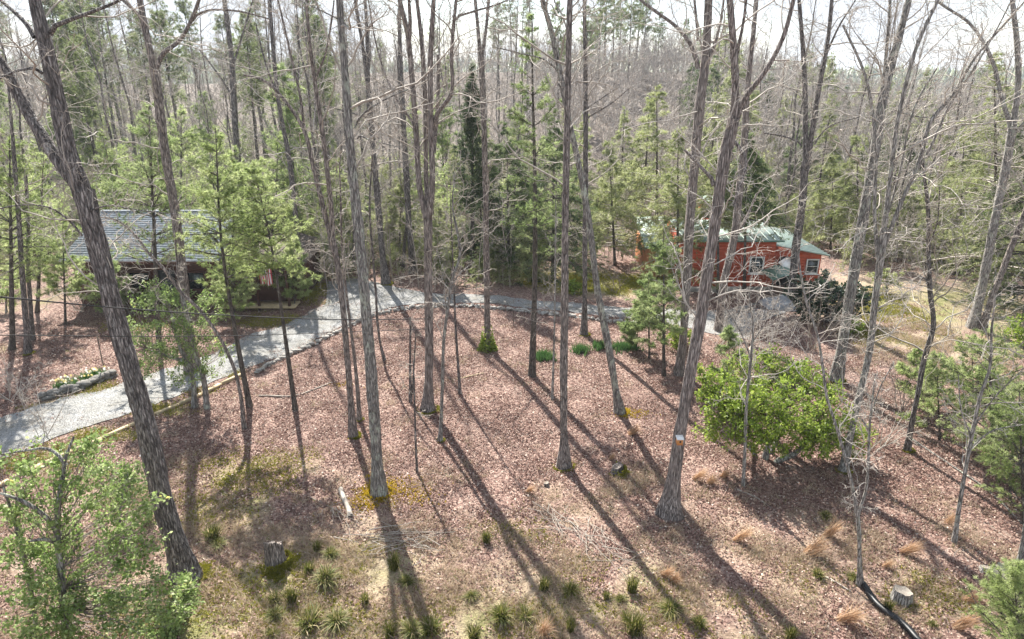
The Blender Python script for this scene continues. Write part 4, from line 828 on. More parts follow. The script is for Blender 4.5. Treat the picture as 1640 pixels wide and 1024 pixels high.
HP = []
def hem(label, base, top, half, start=.08, mat='hemlock_needle', seed=0, nb=95, group=None):
    return CF(label, base, top, half, start, 'hemlock', mat, nb, 11, 5, 6, name='hemlock_tree', seed=seed, group=group, limb='twig_far' if mat == 'hemlock_light' else 'bark_pine')
hem('dense dark hemlock at the bend of the drive', (815, 447), (812, 195), 88, .1, seed=20, nb=150)
hem('dark hemlock with drooping boughs behind the slender straight trunk', (885, 447), (888, 185), 92, .1, seed=21, nb=150)
hem('dark hemlock left in the group beyond the drive', (768, 432), (772, 240), 48, .12, 'cedar_needle', seed=22)
hem('olive hemlock above the yellow green grass', (985, 425), (975, 225), 72, .1, 'hemlock_light', seed=23)
hem('tall olive hemlock left of the red house', (1052, 425), (1052, 135), 84, .08, 'hemlock_light', seed=24)
hem('olive hemlock hiding the left roof of the red house', (1085, 463), (1086, 205), 74, .1, 'hemlock_light', seed=25, nb=120)
hem('green hemlock standing over the roof of the red house', (1192, 474), (1196, 215), 74, .48, 'hemlock_needle', seed=26, nb=130)
hem('shaggy hemlock beside the twisted trunk, hiding part of the red roof', (1150, 478), (1150, 235), 64, .5, 'hemlock_light', seed=36, nb=110)
hem('broad green hemlock just beyond the V forked trunk', (1375, 415), (1372, 215), 70, .06, 'hemlock_light', seed=37, nb=100)
hem('wide olive hemlock at the back of the clearing, right of the low one', (1510, 425), (1508, 260), 70, .05, 'hemlock_light', seed=38, nb=100)
hem('soft hemlock between the mossy trunk and the many stemmed tree', (640, 425), (642, 270), 52, .05, 'hemlock_light', seed=39, nb=90)
hem('pale hemlock left of the mossy trunk at the parking', (540, 430), (538, 250), 60, .05, 'hemlock_light', seed=40, nb=90)
hem('hemlock right behind the red house', (1330, 400), (1335, 250), 52, .1, 'hemlock_light', seed=27, nb=80)
hem('tall hemlock in the upper right before the far ridge', (1598, 480), (1592, 85), 120, .06, 'hemlock_light', seed=28, nb=150)
hem('green hemlock left of the tall one in the upper right', (1535, 440), (1545, 190), 84, .1, 'hemlock_light', seed=29)
hem('hemlock cut by the right edge above the clearing', (1650, 500), (1655, 150), 110, .1, 'hemlock_needle', seed=30, nb=110)
hem('low hemlock behind the grassy clearing', (1455, 415), (1460, 300), 46, .05, 'hemlock_light', seed=31, nb=70)
hem('small hemlock beside the mossy trunk at the gravel parking', (705, 452), (702, 330), 38, .08, 'hemlock_light', seed=32, nb=70)

def broadleaf(label, base, blobs, stems, mat, nleaf, ln, wd, name='laurel_shrub', cat='shrub', bark='bark_grey', seed=0, twig='twig_brown', flat=.5, per=14):
    """stems: traced polylines; blobs: (px, py, dY, radius px) lobes of the crown that the leaf sprays fill unevenly"""
    r = np.random.default_rng(seed); b0 = G(*base); root = thing(name, label, cat, b0); dp = depth(b0); tips = []
    for st_ in stems:
        pts = np.array([[*(P_at(px, py, b0[1] + dy) - b0), w_ / 2 / F * dp] for px, py, dy, w_ in st_]); 
        if abs(pts[0, 2]) < .6: pts[0, 2] = 0
        g_, P_, rr_ = trunk_geo(r, pts[:, :3], pts[:, 3], 9, .4, .05); g_.build('trunk', bark, root, True); tips.append(smooth_line(pts[:, :3], 12))
    allp = np.concatenate(tips); cg, lg = Geo(), Geo(); nb_ = max(4, nleaf // (len(blobs) * per * 3)); tot = sum(b_[3] ** 2 for b_ in blobs)
    for px, py, dy, rad in blobs:
        c_ = P_at(px, py, b0[1] + dy) - b0; R_ = rad / F * dp; k = max(5, int(nleaf / per / 3 * rad ** 2 / tot))
        u_ = unit(r.normal(size=(k, 3))) * (r.random((k, 1)) ** .45) * R_ * 1.15 * [1, 1, .8] + c_; u_[:, 2] = np.maximum(u_[:, 2], .12)
        i = np.argmin(np.linalg.norm(allp[None] - u_[:, None] * [1, 1, .75], axis=2), 1); a_ = allp[i]; t = np.linspace(0, 1, 6)[None, :, None]
        P = a_[:, None] * (1 - t) + u_[:, None] * t + np.sin(t * 3.14) * r.normal(0, .12, (k, 1, 3)) * R_ ** .5
        Rr = np.linspace(.012, .005, 6)[None].repeat(k, 0); cg.tubes(P, Rr, 3)
        P2, R2 = grow(r, P[:, 3:], Rr[:, 3:], 3, .3, 1, .8, .45, .7, .2, .03, 3, .005, .8); cg.tubes(P2, R2, 3)
        pos, tan, pi = along(r, P2, per); d = unit(tan + .8 * r.normal(size=tan.shape)); pos = pos + .07 * r.normal(size=pos.shape)
        sh = np.repeat(r.random(len(P2)), per); leaves(r, lg, pos, d, ln, wd, flat, .25, np.clip(sh * .5 + .5 * r.random(len(pos)), 0, 1))
    cg.build('branch', twig, root, True, kind='stuff'); lg.build('foliage', mat, root, kind='stuff')
    return root
broadleaf('broad bright green laurel shrub on the brown lawn at the right', (1225, 735), [(1160, 625, 0, 42), (1215, 620, 1, 50), (1260, 605, 1.5, 45), (1150, 660, -.5, 38), (1200, 670, -1, 50), (1260, 660, -.6, 55), (1310, 665, 0, 50), (1350, 700, .3, 36), (1300, 700, -1, 40), (1225, 700, -1.3, 36), (1290, 600, 1.6, 36), (1370, 715, 0, 22), (1130, 600, .4, 22), (1330, 625, .8, 26), (1180, 575, 1.6, 22), (1225, 565, 1.8, 20), (1385, 690, .2, 16), (1130, 690, -.4, 20)],
    [[(1225, 737, 0, 9), (1232, 700, 0, 7), (1225, 650, 0, 5)], [(1240, 745, -.2, 8), (1275, 725, -.2, 7), (1300, 690, 0, 5)], [(1210, 738, .2, 7), (1180, 690, 0, 6), (1160, 650, 0, 4)], [(1232, 738, .3, 7), (1255, 680, .6, 5), (1265, 620, 1, 4)]], 'laurel_leaf', 20000, .135, .034, seed=41, per=10)
broadleaf('large airy holly in the bottom left corner with forked dark stems', (95, 1060), [(60, 800, 0, 55), (130, 780, .3, 50), (40, 880, 0, 60), (120, 870, .4, 60), (190, 850, .6, 45), (60, 960, -.3, 65), (150, 950, 0, 60), (225, 930, .3, 48), (120, 730, .5, 36), (35, 740, .2, 35), (190, 760, .8, 32), (160, 1010, -.6, 55), (60, 1020, -.7, 50), (250, 1000, -.2, 46), (220, 800, 1, 34), (285, 940, .3, 34), (260, 870, .8, 34), (160, 700, .8, 26)],
    [[(108, 1062, 0, 13.2), (104, 980, 0, 10.6), (96, 900, 0, 9.2), (92, 830, 0, 8.6), (101, 760, .2, 6.6), (104, 738, .2, 5.3), (118, 700, .3, 3.3)], [(92, 850, 0, 7.3), (70, 825, -.2, 6.6), (30, 800, -.4, 5.3), (0, 790, -.5, 3.3)], [(66, 1060, .2, 8.6), (55, 980, .2, 6.6), (40, 900, .1, 5.9), (22, 830, 0, 5.3), (5, 780, 0, 3.3)], [(104, 738, .2, 4.6), (80, 720, .3, 4.0), (40, 722, .4, 2.6), (0, 728, .5, 2.0)], [(92, 870, 0, 5.3), (60, 865, -.5, 4.0), (45, 868, -.6, 2.6)]],
    'holly_leaf', 12500, .095, .034, 'holly_tree', 'tree', seed=42, flat=.25)
broadleaf('low holly bush in front of the thick leaning trunk', (275, 1010), [(285, 965, 0, 34), (265, 1000, 0, 34), (300, 935, .1, 20)], [[(275, 1012, 0, 5), (278, 970, 0, 4), (290, 930, 0, 2)]], 'holly_leaf', 3600, .08, .028, 'holly_bush', seed=43, flat=.25)
broadleaf('loose holly bush beside the timber edging', (190, 850), [(200, 770, .5, 36), (235, 830, .4, 30), (175, 800, 0, 32), (160, 745, .6, 26)], [[(190, 852, 0, 5), (195, 800, 0, 4), (205, 760, 0, 2)]], 'holly_leaf', 3600, .085, .03, 'holly_bush', seed=44, flat=.25)
broadleaf('dark green holly on two slim stems before the cabin', (322, 655), [(270, 500, .3, 42), (310, 530, .2, 36), (250, 555, .2, 42), (290, 580, 0, 36), (225, 585, .3, 30), (330, 490, .5, 28), (240, 470, .6, 30), (345, 560, 0, 24), (215, 530, .3, 28), (325, 600, -.1, 22)],
    [[(332, 655, 0, 9), (326, 610, 0, 8), (312, 560, 0, 7), (302, 510, 0, 6), (290, 470, .1, 4)], [(311, 648, .1, 8), (307, 600, .1, 7), (288, 555, .1, 6), (275, 500, .2, 4)], [(300, 580, 0, 5), (265, 570, .1, 4), (235, 560, .2, 3)]], 'holly_leaf', 9000, .10, .03, 'holly_tree', 'tree', seed=45, flat=.25)
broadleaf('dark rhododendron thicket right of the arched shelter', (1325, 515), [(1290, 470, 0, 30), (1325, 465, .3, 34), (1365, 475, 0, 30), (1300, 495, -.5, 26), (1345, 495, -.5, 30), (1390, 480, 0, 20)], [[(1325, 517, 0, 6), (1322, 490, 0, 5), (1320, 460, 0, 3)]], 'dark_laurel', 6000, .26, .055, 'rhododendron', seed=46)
for k, (px, py, rad, mt, lb) in enumerate([(1364, 535, 17, 'laurel_leaf', 'small round bright bush at the foot of the pale leaning trunk'), (920, 472, 14, 'laurel_leaf', 'small green bush by the drive before the hemlocks'), (290, 505, 30, 'holly_leaf', 'grey green bush below the cabin eaves'), (185, 500, 34, 'pine_bright', 'yellow green bush at the left of the cabin front'),
     (370, 480, 34, 'pine_bright', 'yellow green bush before the cabin porch'), (240, 500, 26, 'holly_leaf', 'holly bush under the cabin windows'), (10, 500, 34, 'pine_bright', 'yellow green bush at the left edge before the cabin'), (450, 440, 32, 'pine_bright', 'yellow green bush right of the cabin porch'), (560, 428, 30, 'hemlock_light', 'olive bush behind the gravel parking'), (700, 440, 26, 'hemlock_light', 'olive bush right of the gravel parking'),
     (1420, 470, 30, 'hemlock_light', 'olive bush at the left edge of the grassy clearing'), (1640, 560, 36, 'laurel_leaf', 'yellow green bush at the right edge'), (1500, 430, 34, 'hemlock_light', 'olive bush at the far edge of the grassy clearing'), (1090, 560, 24, 'laurel_leaf', 'small bush at the mossy foot of the tall dark trunk')]):
    broadleaf(lb, (px, py), [(px - rad * .4, py - rad * .8, 0, rad * .7), (px + rad * .4, py - rad * .7, .1, rad * .65), (px, py - rad * 1.1, .1, rad * .6)], [[(px, py, 0, 3), (px, py - rad * .6, 0, 2), (px + 2, py - rad, 0, 1.5)]], mt, 1500, .15, .04, 'green_bush', seed=60 + k)
# ivy on the slim trunk
r = np.random.default_rng(77); b0 = G(781, 561); root = thing('ivy', 'green ivy mound round the foot of the slim straight trunk', 'plant', b0 + np.array([0, -.02, 0])); g = Geo()
n_ = 1500; a_ = r.uniform(0, 6.28, n_); zz = np.abs(r.normal(0, .45, n_)); q_ = .2 + .35 * np.exp(-zz * 2) * r.random(n_); pos = np.stack([np.cos(a_) * q_, np.sin(a_) * q_, zz], 1)
leaves(r, g, pos, np.stack([np.cos(a_), np.sin(a_), r.normal(0, .6, n_)], 1), .1, .04, .2); g.build('foliage', 'laurel_leaf', root, kind='stuff')

# ------------------------------------------------------------------ the woods behind: a few grown kinds, copied one by one
r = np.random.default_rng(101)
def proto_bare(h_, kind, seed, bark='bark_far', twig='twig_far', fork=True):
    r = np.random.default_rng(seed); root = thing('bare_tree', kind, 'tree', (0, 0, 0))
    n_ = 9; t = np.linspace(0, 1, n_); ln = np.column_stack([np.cumsum(r.normal(0, .16, n_)), np.cumsum(r.normal(0, .16, n_)), t * h_]); ln[0, :2] = 0
    rad = h_ * .0078 * (1 - .85 * t); g, P, rr = trunk_geo(r, ln, rad, 8, .4, .05); g.build('trunk', bark, root, True)
    q = smooth_line(np.column_stack([ln, rad]), 26); P0, R0 = q[None, :, :3], q[None, :, 3]
    P1, R1 = grow(r, P0, R0, 24, .25, 1, .75, .3, .5, .15, .06, 8, .014, 5); P2, R2 = grow(r, P1, R1, 6, .2, 1, .7, .5, .6, .18, .06, 5, .011, 2.2); P3, R3 = grow(r, P2, R2, 5, .2, 1, .65, .6, .7, .2, .03, 4, .0085, 1.2)
    Geo().tubes(P1, R1, 5).tubes(P2, R2, 3).tubes(P3, R3, 3).build('crown', twig, root, True); return root
def proto_con(h_, cr, start, style, mat, seed, nb, tw, tuft, per, nl, nw, name='pine_tree'):
    r = np.random.default_rng(seed); root = thing(name, 'pine', 'tree', (0, 0, 0)); g, b_, f_ = conifer_geo(r, h_, cr, start, nb, tw, tuft, per, nl, nw, style, (r.normal(0, .5), r.normal(0, .5)))
    g.build('trunk', 'bark_pine', root, True); b_.build('branch', 'bark_pine', root, True, kind='stuff'); f_.build('foliage', mat, root); return root
PB = [proto_bare(h_, 'b', 200 + k) for k, h_ in enumerate((19, 17, 21, 15, 18, 13))]
PP = [proto_con(18, 3.3, .42, 'tall', 'pine_far', 300, 75, 7, 4, 8, .42, .022), proto_con(20, 3.0, .5, 'tall', 'pine_far', 301, 70, 7, 4, 8, .42, .022),
      proto_con(14, 2.8, .25, 'tall', 'pine_needle', 302, 75, 7, 4, 8, .38, .02), proto_con(10, 2.4, .12, 'pine', 'pine_bright', 303, 70, 7, 4, 8, .34, .018)]
PH = [proto_con(11, 2.8, .06, 'hemlock', 'hemlock_light', 310, 95, 8, 4, 7, .32, .018, 'hemlock_tree'), proto_con(8, 2.3, .05, 'hemlock', 'hemlock_needle', 311, 90, 8, 4, 7, .3, .018, 'hemlock_tree')]
ZONES = [(60, 'left of the cabin by the picture edge'), (180, 'behind the left end of the cabin roof'), (300, 'behind the middle of the cabin roof'), (420, 'behind the right end of the cabin roof'), (520, 'behind the cabin porch, left of the twin dark trunk'), (600, 'behind the lichen grey trunk'),
         (690, 'behind the many stemmed tree'), (780, 'by the dark narrow cedar'), (890, 'behind the tall thin sparse pine'), (1000, 'seen right of the crossing trunks'), (1100, 'left of the red house'), (1200, 'straight behind the birdhouse tree'), (1320, 'behind the V forked trunk at the red house'),
         (1430, 'behind the pale leaning trunk'), (1540, 'seen between the pale leaning trunk and the right hand trunks'), (9999, 'at the far right behind the forked grey trunk')]
def where(px, Y):
    z = next(n_ for m_, n_ in ZONES if px < m_); d_ = 'near' if Y < 58 else 'middle distance' if Y < 85 else 'far'
    return f'{d_}, {z}', f'{d_} woods {z}'
KIND = {'b': 'bare grey hardwood', 'p': 'tall pine', 'y': 'young green pine', 'h': 'drooping hemlock'}
PLACED = []; used = set()
def put(kind, k, px, Y, s):
    src = {'b': PB, 'p': PP, 'y': PP, 'h': PH}[kind][k]; x = (px - 820) / F * (Y * math.cos(TH) + H * math.sin(TH))
    if any((x - a) ** 2 + (Y - b_) ** 2 < (2.0 if kind == 'b' else 4.5) for a, b_ in PLACED): return
    PLACED.append((x, Y)); wh, grp = where(px, Y); lb = f'{KIND[kind]}, {wh}'; gp = f'{KIND[kind]}: {grp}'; loc = (x, Y, float(hgt(x, Y)) - .05); rz = float(r.uniform(0, 6.28))
    if src.name not in used:
        used.add(src.name); kids(src); src.location = loc; src.rotation_euler = (0, 0, rz); src.scale = (s,) * 3; src['label'] = lb; src['group'] = gp
    else: dup(src, loc, rz, lb, gp, s)
def clear(px, Y):
    if 60 < px < 500 and Y < 52: return False
    if 1000 < px < 1345 and Y < 56: return False
    if 1345 <= px < 1700 and Y < 47: return False
    return True
N0 = 0
while N0 < 190:
    px = r.uniform(-60, 1700); Y = 46 + 90 * r.random() ** 1.6
    if not clear(px, Y) or (880 < px < 1040 and r.random() < .7): continue
    N0 += 1; put('b', int(r.integers(6)), px, Y, r.uniform(.75, 1.1) * (.95 if px > 1120 else (.68 if px > 880 else 1)) * (.8 if Y > 95 else 1))
for px, Y, k, s in [(955, 132, 0, .8), (975, 136, 1, .72), (1000, 130, 0, .85), (1022, 134, 1, .75), (1045, 138, 0, .62), (1065, 132, 1, .66), (935, 138, 2, .7), (1085, 140, 0, .55), (820, 128, 1, .8), (800, 120, 0, .75), (840, 135, 1, .7), (770, 130, 0, .7), (1310, 125, 1, .55), (1292, 128, 0, .5), (1110, 135, 2, .6), (1010, 140, 1, .8), (985, 141, 0, .8),
                 (20, 75, 0, 1.0), (70, 82, 1, 1.05), (110, 70, 0, .95), (150, 88, 1, 1.0), (-20, 66, 1, 1.0), (200, 80, 0, 1.0), (250, 95, 1, .95), (300, 84, 0, .95), (340, 100, 1, .9), (390, 92, 0, .9), (430, 110, 1, .85), (50, 98, 0, .95), (175, 66, 0, .85), (500, 118, 0, .7), (560, 126, 1, .65), (620, 120, 2, .6), (700, 130, 0, .6), (1460, 90, 2, .6), (1540, 100, 0, .5)]: put('p', k, px, Y, s)
for px, Y, k, s in [(10, 55, 3, .9), (45, 60, 3, 1.0), (95, 56, 3, .8), (150, 58, 3, .8), (205, 55, 3, .9), (265, 57, 3, .8), (320, 56, 3, .9), (375, 58, 3, .85), (440, 54, 3, .7), (505, 50, 3, .6), (545, 56, 3, .7), (-30, 50, 2, .7), (30, 68, 2, .9), (130, 64, 2, .8), (240, 70, 2, .85), (350, 66, 2, .8), (590, 60, 3, .7), (640, 56, 3, .6), (690, 62, 3, .7), (740, 60, 3, .6), (860, 62, 2, .8), (910, 66, 3, .8), (1180, 64, 3, .7), (1490, 56, 3, .7), (1560, 60, 3, .8), (1620, 58, 2, .7)]: put('y', k, px, Y, s)
for _ in range(60):
    px = r.uniform(-60, 540); Y = 50 + 65 * r.random(); put('p' if r.random() < .55 else 'y', int(r.integers(2)) if Y > 66 else int(r.integers(2, 4)), px, Y, r.uniform(.75, 1.05))
for _ in range(22):
    px = r.uniform(560, 900); Y = 52 + 40 * r.random(); put('y', int(r.integers(2, 4)), px, Y, r.uniform(.6, .9))
for _ in range(44):
    px = r.uniform(1090, 1720); Y = 57 + 60 * r.random(); put('h', int(r.integers(2)), px, Y, r.uniform(.8, 1.25))
for _ in range(14):
    px = r.uniform(860, 1720); Y = 95 + 50 * r.random(); put('p', int(r.integers(3)), px, Y, r.uniform(.6, .85))
for px, Y, k, s in [(470, 60, 0, .7), (520, 64, 0, .8), (600, 50, 1, .6), (660, 54, 0, .7), (730, 52, 0, .75), (830, 58, 0, 1.0), (930, 60, 0, .9), (990, 66, 0, .9), (1030, 62, 0, 1.05), (1080, 64, 0, 1.1), (1130, 60, 0, 1.1), (1200, 62, 0, 1.05), (1260, 66, 1, 1.2), (1300, 62, 0, 1.0), (1360, 58, 0, .8), (1400, 62, 0, .9), (1440, 54, 1, .8), (1480, 64, 0, 1.0), (1520, 52, 1, .8), (1580, 54, 0, 1.0), (1640, 52, 0, 1.0), (1690, 50, 0, 1.0), (780, 66, 0, .8), (1350, 72, 0, .9), (1240, 80, 0, .9), (1450, 78, 0, .9), (1510, 84, 0, .9), (900, 80, 0, .7)]: put('h', k, px, Y, s)
for src in PB + PP + PH:                        # a grown kind that found no place goes
    if src.name not in used:
        for ch in list(src.children): bpy.data.objects.remove(ch)
        bpy.data.objects.remove(src)
# the far wooded slopes that read as one brown mass, and the brush of the near woods
r = np.random.default_rng(401)
def sapling_piece(r, n1, n2, fat):
    k = 5; t = np.linspace(0, 1, k); g = Geo(); P = t[None, :, None] * np.array([r.normal(0, .1), r.normal(0, .1), 1.]) * 6 + r.normal(0, .07, (1, k, 3)); Rr = .05 * np.linspace(1, .3, k)[None]
    P1, R1 = grow(r, P, Rr, n1, .12, 1, .7, .42, .6, .18, .05, 4, .013 * fat, 3); P2, R2 = grow(r, P1, R1, n2, .15, 1, .7, .5, .7, .2, .03, 3, .0105 * fat, 1.6); P3, R3 = grow(r, P2, R2, 3, .15, 1, .7, .5, .7, .2, .03, 2, .009 * fat, 1.0)
    return g.tubes(P, Rr, 4).tubes(P1, R1, 3).tubes(P2, R2, 3).tubes(P3, R3, 3)
def brush(name, n_, Y, h0, h1, n1, n2, twig, keep=None, fat=1):
    px = r.uniform(-150, 1800, n_); Y = Y(r.random(n_))
    if keep is not None: k_ = keep(px, Y); px, Y = px[k_], Y[k_]; n_ = len(px)
    x = (px - 820) / F * (Y * .9385 + 4.6)
    return gn_stuff(name, [sapling_piece(r, n1, n2, fat) for _ in range(6)], twig, np.stack([x, Y, hgt(x, Y) - .05], 1), r.uniform(0, 6.28, n_), r.uniform(h0, h1, n_) / 6, .06)
def near_keep(px, Y): return ~((px > 40) & (px < 520) & (Y < 49)) & ~((px > 1000) & (px < 1345) & (Y < 52)) & ~((px > 1330) & (Y < 45)) & ~((px > 860) & (px < 1100) & (Y < 48))
brush('far_woods', 3400, lambda a: 62 + 98 * a ** .75, 4, 8.5, 9, 5, 'twig_far', lambda px, Y: (px > 850) | (r.random(len(px)) < .3), 1.9)
brush('bare_brush', 1300, lambda a: 42 + 30 * a, 1.5, 6, 9, 5, 'twig', near_keep, 1.1)
n_ = 2500; Y = r.uniform(520, 830, n_); x = r.uniform(-.9, .95, n_) * Y; h_ = r.uniform(9, 17, n_); z = hgt(x, Y); th = np.arange(6) * 1.047; c_ = np.stack([x, Y, z], 1)
V = np.concatenate([c_[:, None] + np.stack([np.cos(th)[None] * h_[:, None] * .33, np.sin(th)[None] * h_[:, None] * .33, (h_ * .25)[:, None] * r.uniform(.6, 1.3, (n_, 6))], -1), (c_ + np.stack([0 * h_, 0 * h_, h_], 1))[:, None]], 1); i = np.arange(n_)[:, None, None] * 7; k_ = np.arange(6)[None]
g = Geo(); g.add(V, T=(i + np.stack([k_, (k_ + 1) % 6, np.full((1, 6), 6)], -1)).reshape(-1, 3), tint=np.repeat(r.random(n_), 6)); g.build('ridge_woods', 'hemlock_needle', None, kind='stuff')
# leafy undergrowth of the near woods: young evergreens and laurel that run together
def bush_piece(r):
    h_, nb_ = 3.0, 26; t = np.linspace(.08, 1, nb_); az = r.uniform(0, 6.28, nb_); ln_ = .42 * h_ * (1.15 - t) * r.uniform(.5, 1.2, nb_); p0 = np.stack([0 * t, 0 * t, h_ * t], 1); d_ = np.stack([np.cos(az), np.sin(az), r.normal(.12, .2, nb_)], 1); m_ = 9
    jj = np.repeat(np.arange(nb_), m_); f_ = np.tile(np.linspace(.15, 1, m_), nb_); pos = p0[jj] + d_[jj] * (ln_[jj] * f_)[:, None] + r.normal(0, .1, (len(jj), 3)); g = Geo()
    needles(r, g, pos, d_[jj] + [0, 0, .15], 5, .26, .016, .8, r.random(nb_)[jj]); return g
def under(name, n_, f0, keep, mat, s0, s1):
    px = r.uniform(-150, 1800, n_); Y = f0(r.random(n_)); k_ = keep(px, Y); px, Y = px[k_], Y[k_]; x = (px - 820) / F * (Y * .9385 + 4.6)
    k_ = np.sin(x * .35 + 1) + np.sin(Y * .3 + x * .15) + r.normal(0, .7, len(x)) > -.5; x, Y = x[k_], Y[k_]
    gn_stuff(name, [bush_piece(r) for _ in range(6)], mat, np.stack([x, Y, hgt(x, Y)], 1), r.uniform(0, 6.28, len(x)), r.uniform(s0, s1, len(x)), .1)
under('undergrowth', 1500, lambda a: 42.5 + 36 * a ** 1.2, near_keep, 'hemlock_light', .35, 1.5)
under('green_thicket', 900, lambda a: 47 + 60 * a, lambda px, Y: near_keep(px, Y) & ((px < 560) | ((px > 700) & (px < 880) & (Y < 60)) | ((px > 1450) & (Y < 70))), 'pine_bright', .6, 2.2)

# ------------------------------------------------------------------ small things on the lawn
r = np.random.default_rng(501)
def tuft_geo(r, n_, h_, sp, droop, w_=.011):
    a = r.uniform(0, 6.28, n_); o = r.normal(0, .05, (n_, 2)); out = np.abs(r.normal(.5, .3, n_)) * sp; hh_ = h_ * r.uniform(.55, 1.1, n_); V = []
    for f_ in (0, .45, .8, 1):
        V.append(np.stack([o[:, 0] + np.cos(a) * out * f_ ** 1.6 * hh_, o[:, 1] + np.sin(a) * out * f_ ** 1.6 * hh_, hh_ * (f_ - droop * out * f_ ** 3)], 1))
    sd = np.stack([-np.sin(a), np.cos(a), np.zeros(n_)], 1); g = Geo(); st_ = [V[k] + sd * w_ * q_ * s_ for k, q_ in enumerate((1, .9, .5)) for s_ in (-1, 1)] + [V[3]]
    A = np.stack(st_, 1); i = np.arange(n_)[:, None] * 7; tn = np.clip(r.normal(.45, .25, n_), 0, 1)
    g.add(A, Q=np.concatenate([i + [0, 1, 3, 2], i + [2, 3, 5, 4]]), T=i + [4, 5, 6], tint=np.array([]) if 0 else None)
    g.tq[-1] = np.concatenate([tn, tn]); g.tt[-1] = tn; return g
TP = [tuft_geo(r, n_, h_, sp_, dr_).build('grass_tuft', 'grass_blade') for n_, h_, sp_, dr_ in ((260, .46, .75, .3), (330, .4, 1.1, .6), (200, .54, .6, .3), (380, .45, 1.3, .7), (240, .36, .9, .4))]
SP = [tuft_geo(r, 150, .85, .5, .5, .006).build('dry_grass_clump', 'straw_blade') for _ in range(3)]
def tufts(protos, pts, cat, labels, group, shear=0):
    seen = set()
    for k, (px, py, s) in enumerate(pts):
        o = protos[k % len(protos)]
        if o.name in seen: o = o.copy(); COL.objects.link(o)
        else: seen.add(o.name)
        b0 = G(px, py + 8); o.location = b0; o.rotation_euler = (shear * r.uniform(.5, 1), shear * r.uniform(.5, 1.2), 0 if shear else r.uniform(0, 6.28)); o.scale = (s * r.uniform(.8, 1.25), s * r.uniform(.8, 1.25), s * r.uniform(.75, 1.2)); tag(o, labels(px, py), cat, group)
def near_of(px, py):
    marks = [((298, 925), 'the thick leaning trunk'), ((443, 895), 'the tall mossy stump'), ((608, 790), 'the moss ringed grey trunk'), ((903, 745), 'the slender straight trunk'), ((1072, 822), 'the birdhouse tree'), ((1440, 950), 'the pale flat stump'), ((1378, 935), 'the black pipe'), ((985, 748), 'the small grey stump'), ((1190, 775), 'the white twigged sapling'), ((993, 662), 'the leaning curved trunk'), ((1530, 866), 'the slim pale sapling')]
    d, (m_, nm) = min((math.hypot(px - a[0][0], (py - a[0][1]) * 1.4), a) for a in marks)
    side = ('left of' if px < m_[0] - 25 else 'right of' if px > m_[0] + 25 else 'beside') if abs(px - m_[0]) > .6 * abs(py - m_[1]) else ('in front of' if py > m_[1] else 'behind')
    return ('close ' if d < 75 else 'some way ' if d < 170 else 'far ') + side + ' ' + nm
SEEN = {}
def uniq(lb):
    SEEN[lb] = SEEN.get(lb, 0) + 1; return lb
GT = [(509, 876, .8), (531, 886, 1), (496, 910, .9), (523, 927, 1.25), (441, 958, .9), (468, 958, 1), (441, 982, .9), (585, 958, .8), (540, 992, 1), (496, 995, 1.6), (632, 903, 1.1), (651, 927, .8), (625, 1009, .8), (660, 1009, 1), (690, 1005, 1.4), (779, 862, .9), (803, 988, 1.4), (759, 1015, .9), (755, 951, .55), (437, 1012, .9), (342, 855, 1.2), (350, 866, .9), (872, 937, .8), (914, 944, .9), (841, 982, 1.1), (971, 951, .6), (993, 954, .6), (1012, 940, .9), (1073, 971, 1), (1003, 988, .8), (1017, 1009, 1.2), (1119, 995, .9), (913, 1002, .8), (1322, 821, .7), (1310, 917, .8), (1266, 1016, .8), (1493, 995, .5), (1421, 971, .8), (1367, 920, .6)]
SZ = lambda s: 'big ' if s > 1.15 else 'small ' if s < .75 else ''
tufts(TP, GT, 'grass tuft', lambda px, py: uniq('green grass tuft ' + near_of(px, py)), 'green grass tufts on the lawn')
tufts(SP, [(1008, 688, .8), (978, 728, .6), (1111, 760, .9), (1135, 766, .7), (1176, 858, 1.0), (1060, 913, .8), (1077, 924, .7), (844, 780, .6), (1155, 756, .7), (1290, 878, 1.3), (1322, 850, .9), (1445, 878, 1.0), (1514, 830, .7), (1346, 985, 1.2), (1545, 955, .8), (1528, 996, 1.0), (1415, 900, .6), (868, 1005, 1.1)], 'grass tuft',
      lambda px, py: uniq('orange straw coloured grass clump ' + near_of(px, py)), 'orange dry grass clumps', .55)

def stump(label, px, py, w_px, h_, mat='bark_dark', jag=.05, moss=0, top='stump_top'):
    b0 = G(px, py); rad = w_px / 2 / F * depth(b0); root = thing('tree_stump', label, 'stump', b0); n_ = 20; th = np.arange(n_) * 2 * math.pi / n_; g = Geo(); rows = []
    ridge = 1 + .08 * np.sin(5 * th + px) + .05 * np.sin(9 * th) + r.normal(0, .025, n_); tz = h_ + jag * np.sin(th * 1 + px) + r.normal(0, jag * .25, n_)
    for f_, k in ((-.15, 1.15), (.12, 1.02), (.45, .92), (.8, .88), (1, .86)): rows.append(np.stack([np.cos(th) * rad * k * ridge, np.sin(th) * rad * k * ridge, tz * f_], 1))
    i = np.arange(n_); V = np.concatenate(rows); g.add(V, np.concatenate([np.stack([a * n_ + i, a * n_ + (i + 1) % n_, (a + 1) * n_ + (i + 1) % n_, (a + 1) * n_ + i], 1) for a in range(4)])); g.build('stem', mat, root, True)
    g = Geo(); ring = rows[-1] * [.97, .97, 1]; mid = ring * [.5, .5, 1] - [0, 0, .02]; c_ = np.array([[0, 0, h_ - .03]]); g.add(np.concatenate([ring, mid, c_]), np.stack([i, (i + 1) % n_, n_ + (i + 1) % n_, n_ + i], 1), np.stack([n_ + i, n_ + (i + 1) % n_, np.full(n_, 2 * n_)], 1)); g.build('cut_face', top, root)
    if moss: mg = Geo(); moss_geo(r, mg, rad, int(700 * moss), .5, .5, -.4); mg.build('moss', 'green_moss', root)
    return root
